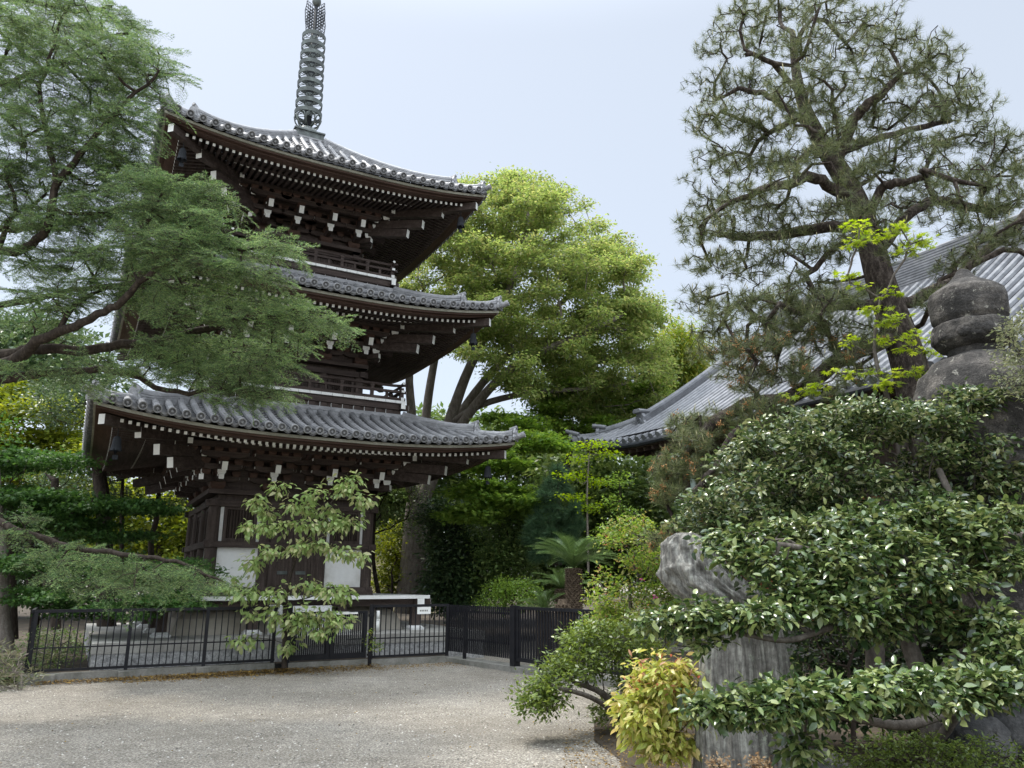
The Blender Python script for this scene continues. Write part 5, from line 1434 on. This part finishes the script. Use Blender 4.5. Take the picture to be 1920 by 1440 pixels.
limb((-140,420), [(0,470,-.2),(70,450,-.6),(93,400,-.9),(108,345,-1.0),(150,292,-1.1),(188,245,-1.2),(240,190,-1.2),(300,130,-1.2)], [.075,.065,.06,.055,.05,.04,.03,.02,.01])
limb((108,345,-1), [(92,260,-1.0),(75,180,-1.0),(90,110,-1)], [.045,.035,.025,.012])
limb((-90,170), [(20,150,.5),(100,130,.5),(170,80,.6),(250,60,.6)], [.05,.045,.035,.025,.012])
limb((-160,420), [(0,430,.5),(100,420,.6),(200,400,.6),(300,370,.4),(390,350,.3)], [.06,.055,.045,.035,.025,.01])
limb((-200,640), [(-60,590,.7),(60,560,.8),(160,540,.8),(280,530,.6),(400,540,.4)], [.06,.055,.045,.035,.025,.01])
limb((-270,960), [(-40,968,-.2),(20,990,-.4),(90,1012,-.5),(180,1035,-.6),(270,1045,-.7),(350,1060,-.8),(405,1085,-.8)], [.06,.05,.045,.04,.032,.024,.016,.008])
limb((-70,-20), [(40,0,.2),(150,20,.2),(210,10,.2)], [.05,.04,.025,.01])
pads = []
def C_(px, py, rx=80, ry=26, n=70, dy=None): pads.append((px, py, YC+(rng.uniform(-1.7, .5) if dy is None else dy), rx, ry, n, .55))
for q in [(-20,20),(60,25,90,30),(130,10,90,30),(190,40,80,26),(20,80,90,34),(110,85,90,34),(190,100,80,30),(245,110,60,26,60),(-20,140,80,34),(60,150,90,34),(150,150,90,32),(220,165,70,28),(275,140,40,22,24),
          (0,215,80,34),(90,220,90,34),(170,215,80,30),(235,225,60,26),(40,280,90,34),(130,280,80,32),(210,285,70,30),(-10,330,70,34),(80,340,80,34),(160,345,80,30),(240,330,70,28),
          (30,400,80,34),(250,400,80,26),(180,400,70,26),(110,420,70,28)]: C_(*q)
for q in [(260,350,60,14,40),(320,352,60,14,40),(375,360,50,12,32),(415,372,30,9,18),(290,400,70,14,40),(350,408,60,13,36),(400,418,40,10,22)]: C_(*q, dy=-1.5+rng.uniform(-.3, .3))
for q in [(270,452,70,14,44),(340,458,70,14,44),(410,462,60,13,40),(470,466,50,11,32),(520,466,34,8,22),(552,466,14,6,10),(330,490,60,12,34),(400,498,60,12,34),(460,505,46,10,24),(505,512,24,7,12)]: C_(*q, dy=-1.3+rng.uniform(-.3, .3))
for q in [(240,480,80,26),(160,490,80,30),(60,490,80,32),(190,545,90,26),(100,560,80,26),(270,548,70,18,44),(350,552,70,16,44),(420,556,60,14,40),(490,566,56,13,36),(550,580,46,12,32),(600,596,38,10,26),(636,611,18,6,12),(440,598,60,12,32),(510,618,46,11,26),(560,636,26,8,14),(340,592,60,12,30)]: C_(*q, dy=-.5+rng.uniform(-.4, .4))
for q in [(340,650,80,22),(430,650,80,22),(500,668,50,16,28),(280,690,80,20,34),(370,695,90,24),(450,705,70,24),(500,738,45,16,30),(430,745,60,14,26),(200,680,80,14,24),(120,640,70,14,22),(60,600,70,20,28),(140,720,70,14,20),(40,690,60,14,20),(560,690,20,6,6)]: C_(*q, dy=.1+rng.uniform(-.4, .3))
for q in [(130,1030,70,12,14),(200,1052,80,14,20),(270,1068,80,16,24),(340,1080,60,16,24),(390,1092,34,12,16),(300,105,34,14,16),(325,140,20,14,10),(300,190,28,14,12),(260,70,30,14,14),(170,1085,70,20,16),(250,1105,70,18,16),(110,1060,50,20,12),(50,1000,50,8,10),(30,965,40,8,8)]: C_(*q, dy=-.7+rng.uniform(-.3, .3))
c, t, own = pad_tips(pads, rng)
sk.grow(c, rng, .3, .10, .12, .05)
idx = sk.grow(t, rng, .22, .10, .10, .03)
pp = np.array(sk.p); par = np.array(sk.par); dirs = unit(pp[idx]-pp[par[idx]])
trk = sk.mesh('trunk', M['bark'], .0042, .5, 5, big=.05)
def sprays(O, A, rng, L0=.48, J=17, K=12, nl=.034, nw=.0078):
    n = len(O); L = L0*rng.uniform(.6, 1.25, (n, 1))
    A = unit(A*np.array([1, 1, .45])+rng.normal(0, .28, (n, 3))+np.array([.35, -.1, -.08]))
    N = unit(np.array([0, -.25, 1.])+rng.normal(0, .2, (n, 3))); S = unit(np.cross(A, N)); N = np.cross(S, A)
    s = np.linspace(.02, 1., J)[None, :, None]
    ax = (O-A*L*.35)[:, None]+A[:, None]*L[:, None]*s-np.array([0, 0, 1.])*(L[:, None]*.20*s*s)
    tl = L[:, None]*(.44*(1-s)**.75+.07)*rng.uniform(.7, 1.2, (n, J, 1))
    sg = np.where(np.arange(J) % 2, 1., -1.)[None, :, None]
    td = unit(A[:, None]*.75+S[:, None]*sg*.85+rng.normal(0, .16, (n, J, 3))-np.array([0, 0, .10]))
    q = (np.arange(K)+.5)[None, None, :, None]/K
    P = ax[:, :, None]+td[:, :, None]*tl[:, :, None]*q-np.array([0, 0, 1.])*(tl[:, :, None]*.22*q*q)
    ns = np.where(np.arange(K) % 2, 1., -1.)[None, None, :, None]
    pr = unit(np.cross(td, N[:, None]))[:, :, None]
    nd = unit(td[:, :, None]*.55+pr*ns*.75+N[:, None, None]*.35+rng.normal(0, .28, P.shape))
    ln = nl*rng.uniform(.7, 1.25, P.shape[:3]+(1,))
    sd = unit(np.cross(nd, rng.normal(0, 1, P.shape)))*nw/2
    V = np.stack([P-sd, P+sd, P+nd*ln], 3).reshape(-1, 3)
    # woody twig lines
    e = ax+td*tl-np.array([0, 0, 1.])*(tl*.22); w = np.array([0, 0, .0022])
    V2 = np.stack([ax-w, ax+w, e], 2).reshape(-1, 3)
    return V, np.arange(len(V)).reshape(-1, 3), V2, np.arange(len(V2)).reshape(-1, 3)
V, F, V2, F2 = sprays(t, dirs, rng)
plant('cedar_tree', pp[0], 'feathery green cedar with wide layered limbs reaching across the pagoda from the left', 'tree',
      [('trunk', trk), ('crown', fast_mesh('crown', V, F, M['needle_cedar'])), ('twigs', fast_mesh('twigs', V2, F2, M['twig']))])
print('cedar', len(t), len(F))
# ================================================================== STONES
M['stupa'] = surf('dark_weathered_stone', [(.020,.019,.018),(.050,.046,.043),(.15,.135,.12)], 4.0, None, .92, 1., 26, fine=(75,.6), spots=(9, .60, (.24,.23,.20)))
def lumpy(me, amt, sc, seed=0):
    """displace a mesh along its normals with smooth noise"""
    from mathutils import noise as mn
    me.update()
    for v in me.vertices:
        v.co += v.normal*amt*mn.fractal(v.co*sc+Vector((seed, 0, 0)), 1., 2., 4)
def lathe_part(name, prof, parent, mat, n=48, amt=.02, sc=3, seed=0, sub=6):
    pr = []
    for (r0, z0), (r1, z1) in zip(prof[:-1], prof[1:]):
        for j in range(sub): pr.append((r0+(r1-r0)*j/sub, z0+(z1-z0)*j/sub))
    pr.append(prof[-1])
    mb = MB(); mb.lathe(pr, n); me = mb.mesh(name, mat, True); lumpy(me, amt, sc, seed)
    return link(bpy.data.objects.new(name, me), parent)
c = at(1815, 580, 8.0); tower = empty('stone_tower', (c[0], 8.0, GZ))
tag(tower, 'dark weathered stone tower with an onion shaped finial rising from the camellia', 'stone tower')
zz = lambda py: at(1815, py, 8.0)[2]-GZ
j0, j1 = zz(640), zz(512)
sm = lambda pts: pts
lathe_part('jewel', [(.26, zz(614)), (.34, zz(610)), (.372, zz(600)), (.385, zz(580)), (.385, zz(562)), (.368, zz(551)), (.31, zz(543)), (.23, zz(536)), (.15, zz(528)), (.10, zz(519)), (.06, zz(510)), (.0, zz(504))], tower, M['stupa'], 64, .012, 5, 1)
lathe_part('lotus_ring', [(.24, zz(660)), (.33, zz(652)), (.385, zz(642)), (.395, zz(628)), (.38, zz(612)), (.28, zz(605))], tower, M['stupa'], 64, .014, 6, 2)
lathe_part('neck', [(.31, zz(690)), (.27, zz(672)), (.27, zz(655)), (.26, zz(640))], tower, M['stupa'], 40, .008, 5, 3)
lathe_part('dome', [(.66, zz(860)), (.70, zz(800)), (.67, zz(745)), (.58, zz(705)), (.44, zz(680)), (.28, zz(668)), (.1, zz(665))], tower, M['stupa'], 64, .02, 3.5, 4)
lathe_part('shaft', [(.52, 0), (.50, .5), (.46, 1.2), (.46, 1.8), (.62, 2.4), (.66, zz(860))], tower, M['stupa'], 48, .03, 2.5, 5)
pb = MB()
for j in range(10):                       # carved lotus petals
    q = 2*math.pi*j/10+.2; c_, s_ = math.cos(q), math.sin(q)
    pts = []
    pb.lathe([(0, -.035), (.05, -.03), (.085, .0), (.075, .03), (.045, .045), (0, .05)], 12, (.355*c_, .355*s_, zz(632)), (c_, s_, .25))
pb.build('lotus_petals', M['stupa'], tower, True)

# fossil wood stump: one tall ridged block, the head leaning left
M['fossil'] = surf('fossil_wood', [(.09,.082,.072),(.26,.25,.225),(.52,.52,.46)], 1.8, (15,15,.7), .9, 1., 12, fine=(18,.45), spots=(5, .60, (.40,.43,.34)))
rings = [(1460,1312,1520),(1440,1312,1512),(1380,1312,1500),(1320,1316,1494),(1260,1322,1484),(1210,1326,1474),(1170,1312,1466),(1140,1296,1452),(1115,1272,1440),(1095,1254,1405),(1070,1246,1372),(1045,1244,1350),(1020,1251,1338),(1006,1261,1324),(998,1274,1304)]
YS = 7.25; mb = MB(); n = 200; vs = []
from mathutils import noise as _mn
sub = []
for a, b in zip(rings[:-1], rings[1:]):
    for j in range(9): sub.append(tuple(a[k]+(b[k]-a[k])*j/9 for k in range(3)))
sub.append(rings[-1])
for i, (py, xl, xr) in enumerate(sub):
    L, Rr = at(xl, py, YS), at(xr, py, YS); cx = (L[0]+Rr[0])/2; rx = (Rr[0]-L[0])/2; ry = rx*.72; z = L[2]
    for j in range(n):
        q = 2*math.pi*j/n
        fl = _mn.fractal(Vector((math.cos(q)*2.4, math.sin(q)*2.4, z*.28)), 1., 2., 5)
        fl2 = _mn.fractal(Vector((math.cos(q)*7, math.sin(q)*7, z*.8+9)), 1., 2., 3)
        w_ = q*7+3.0*_mn.noise(Vector((math.cos(q)*1.3, math.sin(q)*1.3, z*.5)))
        k = 1+.17*fl+.08*fl2+.085*(abs(math.sin(w_))-.6)+.05*(abs(math.sin(w_*2.3+1.7*fl))-.6)-.05*max(0, _mn.noise(Vector((math.cos(q)*9, math.sin(q)*9, z*.35))))
        hd_ = min(1, max(0, (z-1.45)/.3))
        k += hd_*(.55*(.28-abs(_mn.noise(Vector((math.cos(q)*1.7, math.sin(q)*1.7, z*4.5)))))+.20*(.25-abs(_mn.noise(Vector((math.cos(q)*4+5, math.sin(q)*4, z*11))))))
        vs.append((cx+rx*k*math.cos(q), YS+.1+ry*k*math.sin(q), z))
m_ = len(sub)
fs = [(i*n+j, i*n+(j+1) % n, (i+1)*n+(j+1) % n, (i+1)*n+j) for i in range(m_-1) for j in range(n)]+[tuple((m_-1)*n+j for j in range(n))]
mb.add(vs, fs); o = mb.build('fossil_stump', M['fossil'], None, True)
tag(o, 'tall grey fossil wood stump with vertical ridges and a knobbly leaning head', 'stone stump')
# boulders
def boulder(px, py, Y, rx, rz, seed, label):
    import bmesh
    bm = bmesh.new(); bmesh.ops.create_icosphere(bm, subdivisions=4, radius=1); me = bpy.data.meshes.new('boulder'); bm.to_mesh(me); bm.free()
    lumpy(me, .35, 1.1, seed); me.transform(Matrix.Diagonal((rx, rx*.8, rz, 1)))
    me.polygons.foreach_set('use_smooth', np.ones(len(me.polygons), bool)); me.materials.append(M['stupa2'])
    o = link(bpy.data.objects.new('boulder', me)); o.location = at(px, py, Y); tag(o, label, 'boulder'); return o
M['stupa2'] = surf('dark_rock', [(.03,.03,.031),(.06,.06,.06),(.12,.115,.11)], 3, None, .85, .8, 20, fine=(50,.4))
boulder(1830, 1395, 6.3, .26, .22, 1, 'rounded dark boulder under the lowest camellia branch')
boulder(1905, 1360, 6.5, .32, .30, 2, 'angular grey boulder at the right edge below the camellia')
boulder(1540, 1440, 6.2, .22, .12, 3, 'low flat dark stone at the right foot of the fossil stump')

# ================================================================== CHERRY SAPLING in front of the gate
M['leaf_cherry'] = leaf_mat('cherry_leaf', [(.19,.275,.09),(.25,.345,.115),(.31,.39,.15),(.35,.35,.17)], .4, .35, .45, 1.5, .15)
broad_tree('cherry_sapling', 'young cherry sapling with drooping pale green leaves before the gate', 'tree',
    ([(533,1252,15.9),(534,1190,15.9),(535,1130,15.9),(543,1085,15.9),(552,1055,15.9)], [.055,.048,.042,.036,.03]),
    limbs=[([(552,1055,15.9),(540,1010,15.9),(530,960,15.9),(528,915,15.9)], [.022,.018,.012,.006]), ([(552,1055,15.9),(570,1015,15.9),(605,965,15.8),(640,920,15.8),(668,900,15.8)], [.022,.018,.014,.01,.005]),
           ([(536,1120,15.9),(500,1112,15.8),(455,1100,15.7)], [.012,.01,.006]), ([(536,1130,15.9),(580,1120,15.8),(625,1100,15.7)], [.012,.01,.006]), ([(534,1180,15.9),(580,1160,15.7),(630,1160,15.6)], [.012,.01,.006])],
    pads=[(525,915,15.9,16,10,7),(480,945,15.9,22,9,8),(500,962,15.9,25,9,8),(560,950,15.9,26,9,9),(600,926,15.8,24,8,8),(640,918,15.8,22,8,8),(662,900,15.8,16,7,6),(668,940,15.8,26,8,8),(600,962,15.8,26,9,9),(652,975,15.8,28,10,11),
          (480,990,15.8,26,11,10),(520,985,15.8,26,9,9),(570,985,15.7,26,9,9),(620,985,15.8,26,10,9),(478,1055,15.8,18,12,8),(500,1035,15.8,26,10,9),(560,1022,15.7,26,9,9),(600,1020,15.7,26,10,9),(640,1036,15.7,24,9,8),(676,1042,15.7,16,7,5),
          (430,1098,15.6,22,9,8),(462,1108,15.6,26,10,10),(520,1112,15.7,24,8,7),(570,1098,15.7,24,8,7),(622,1108,15.6,26,10,10),(645,1118,15.6,12,8,5),(480,1145,15.7,20,7,4),(520,1152,15.6,26,9,8),(560,1150,15.6,26,9,8),(600,1155,15.5,26,10,9),(638,1168,15.5,22,10,9),(600,1182,15.5,24,8,6),(550,1178,15.6,24,8,7),(460,1196,15.7,24,6,5),(540,1210,15.7,12,8,4)],
    leaf='leaf_cherry', seed=80, per=11, spread=.13, flat=.8, size=.135, asp=.46, kind='oval', rt=.0035, seg=.15, crook=.1, droop=.85, tilt=.6, fold=.1)
# twiggy bamboo grass at the left end of the fence
M['leaf_straw'] = leaf_mat('pale_bamboo_grass', [(.14,.14,.08),(.24,.23,.14),(.07,.11,.035),(.09,.13,.045)], .6, .3, .3, 2, .15)
broad_tree('bamboo_grass', 'pale twiggy bamboo grass spilling round the left end of the fence', 'shrub',
    ([(40,1300,13.6),(40,1260,13.8)], [.02,.015]),
    polys=[([(-60,1205),(40,1220),(72,1270),(40,1296),(-60,1305)], 13.8, .4, 150), ([(60,1190),(110,1200),(110,1255),(70,1255)], 14.8, .3, 40)],
    leaf='leaf_straw', seed=81, per=9, spread=.14, flat=.7, size=.12, asp=.14, rt=.003, seg=.15, crook=.2, droop=.1, tilt=.8, parts=('branches', 'foliage'), bark='bark_pale')
broad_tree('low_shrub', 'low green and yellow shrub just inside the left end of the fence', 'shrub',
    ([(110,1240,15.6),(110,1210,15.6)], [.02,.015]),
    polys=[([(50,1190),(150,1185),(165,1225),(110,1245),(50,1240)], 15.6, .35, 70)],
    leaf='leaf_mix', seed=82, per=26, spread=.16, flat=.6, size=.06, asp=.5, rt=.003, seg=.15, parts=('branches', 'foliage'))
broad_tree('climbing_weed', 'small climbing weed on the gate post', 'weed', ([(690,1240,17),(690,1215,17)], [.008,.006]),
    pads=[(694,1195,16.9,8,18,10,.08),(705,1215,17,14,10,8,.1)], leaf='leaf_light', seed=83, per=7, spread=.05, flat=1, size=.055, asp=.6, rt=.003, seg=.1, parts=('stem', 'foliage'))

# loose larger pebbles lying on the gravel
rng = np.random.RandomState(95); m = 9000
Yp = 5.2+10*rng.uniform(0, 1, m)**1.8; Xp = rng.uniform(-1, 1, m)*Yp*.72
keep = Xp < .9; Xp, Yp = Xp[keep], Yp[keep]; m = len(Xp)
s_ = rng.uniform(.005, .013, m)*rng.uniform(.7, 1.5, m); C0 = np.stack([Xp, Yp, np.full(m, GZ+.004)], 1)
an = rng.uniform(0, 6.28, m); ax_ = np.stack([np.cos(an), np.sin(an), 0*an], 1); ay_ = np.stack([-np.sin(an), np.cos(an), 0*an], 1)
V = np.stack([C0+ax_*(s_*1.2)[:, None], C0+ay_*(s_*.8)[:, None], C0-ax_*(s_*1.1)[:, None], C0-ay_*(s_*.9)[:, None], C0+np.array([0,0,1.])*(s_*.75)[:, None]], 1).reshape(-1, 3)
tri = np.array([[0,1,4],[1,2,4],[2,3,4],[3,0,4]]); F = (np.arange(m)[:, None, None]*5+tri[None]).reshape(-1, 3)
M['pebble'] = leaf_mat('pebble', [(.09,.085,.078),(.20,.19,.17),(.34,.32,.29),(.45,.43,.39)], .8, 0, .2, 1, .1)
o = link(bpy.data.objects.new('loose_pebbles', fast_mesh('loose_pebbles', V, F, M['pebble']))); tag(o, 'loose larger pebbles strewn over the pale gravel', 'pebbles', kind='stuff')

# ================================================================== LITTER (uncountable)
M['litter'] = leaf_mat('fallen_leaf', [(.10,.06,.02),(.20,.12,.03),(.30,.20,.05),(.16,.11,.05)], .8, .1, .2, 2, .2)
def litter(name, P, size, mat, label, seed):
    rng = np.random.RandomState(seed); m = len(P); hd = rng.normal(0, 1, (m, 3)); hd[:, 2] *= .15
    V, F = leaf_cards(P, unit(hd), unit(np.array([0,0,1.])+rng.normal(0, .35, (m, 3))), size*rng.uniform(.6, 1.3, m), size*.5*rng.uniform(.7, 1.2, m))
    o = link(bpy.data.objects.new(name, fast_mesh(name, V, F, mat))); tag(o, label, 'leaf litter', kind='stuff'); return o
rng = np.random.RandomState(90); P = []
for i in range(7500):        # drift along the foot of the fence
    u = rng.uniform(-5.0, 1.3); w = abs(rng.normal(0, .28)) if u > -3.6 else abs(rng.normal(0, .15))
    dens = math.exp(-((u+2.0)/1.6)**2)+.25
    if rng.uniform() > dens: continue
    p = loc(u, -4.75-w); P.append((p[0], p[1], GZ+.015+rng.uniform(0, .05)*(w < .35)))
litter('leaf_litter', np.array(P), .05, M['litter'], 'orange brown drift of fallen leaves along the foot of the fence', 1)
P = []
for i in range(5200):
    k = rng.randint(3)
    if k == 0: u, v = rng.uniform(-1, 3.1), -4.8-abs(rng.normal(0, .5))
    elif k == 1: q = at(rng.uniform(1050, 1320), 900, rng.normal(8.6, .9)); P.append((q[0], q[1], GZ+.014)); continue
    else: u, v = rng.uniform(-14, 3), rng.uniform(-4.4, 6); p = loc(u, v); P.append((p[0], p[1], .012)); continue
    p = loc(u, v); P.append((p[0], p[1], GZ+.012))
for i in range(260): P.append((rng.uniform(-6, 1.5), rng.uniform(7, 15), GZ+.012))
litter('leaf_litter', np.array(P), .035, M['litter'], 'scattered small brown leaves on gravel and soil', 2)
# ---- small extras
M['house'] = surf('beige_house_wall', [(.38,.32,.20),(.46,.39,.25),(.52,.45,.30)], 1, None, .9)
root = empty('house', gpos(745, 42, 0), .3); tag(root, 'beige house far beyond the garden seen past the pagoda column', 'house')
mb = MB(); mb.box(-2.6, 2.6, 0, 6, 0, 5.6); mb.build('wall', M['house'], root)
mb = MB(); mb.prism([(-3.0,5.5),(3.0,5.5),(0,7.2)], (0,-.4,0), (1,0,0), (0,0,1), (0,1,0), 6.8); mb.build('roof', M['tile'], root)
for x in (-1.3, 1.1):
    mb = MB(); mb.box(x-.6, x+.6, -.05, .02, 2.9, 4.2); w = mb.build('window', M['strip'], root)
    mb = MB(); mb.box(x-.52, x+.52, -.06, -.051, 2.98, 4.12); mb.build('pane', M['iron'], w)
M['dry'] = leaf_mat('dry_frond', [(.22,.15,.08),(.32,.23,.13),(.42,.32,.20)], .7, .3, .2, 2, .15)
broad_tree('dried_fern', 'dry orange tan fern fronds at the foot of the fossil stump', 'fern',
    ([(1375,1470,6.6),(1375,1452,6.6)], [.008,.006]), pads=[(1345,1436,6.6,14,7,10,.1),(1425,1434,6.6,24,6,12,.1)],
    leaf='dry', seed=90, per=20, spread=.05, flat=.8, size=.035, asp=.5, rt=.002, seg=.05, parts=('stem', 'foliage'))
M['petal'] = leaf_mat('magenta_petal', [(.45,.04,.22),(.55,.08,.30)], .5, .3, .3, 2, .05)
rng = np.random.RandomState(97)
T = np.array([at(1205,1086,11.0), at(1228,1118,11.0), at(1176,1060,11.1)])
V, F = clumps(T[:2], 6, rng, .015, 1, .03, .8)
o = [q for q in bpy.data.objects if q.name.startswith('mixed_shrub')][0]
me = fast_mesh('flower', V, F, M['petal']); me.transform(Matrix.Translation(-o.location)); link(bpy.data.objects.new('blossom_clumps', me), o)
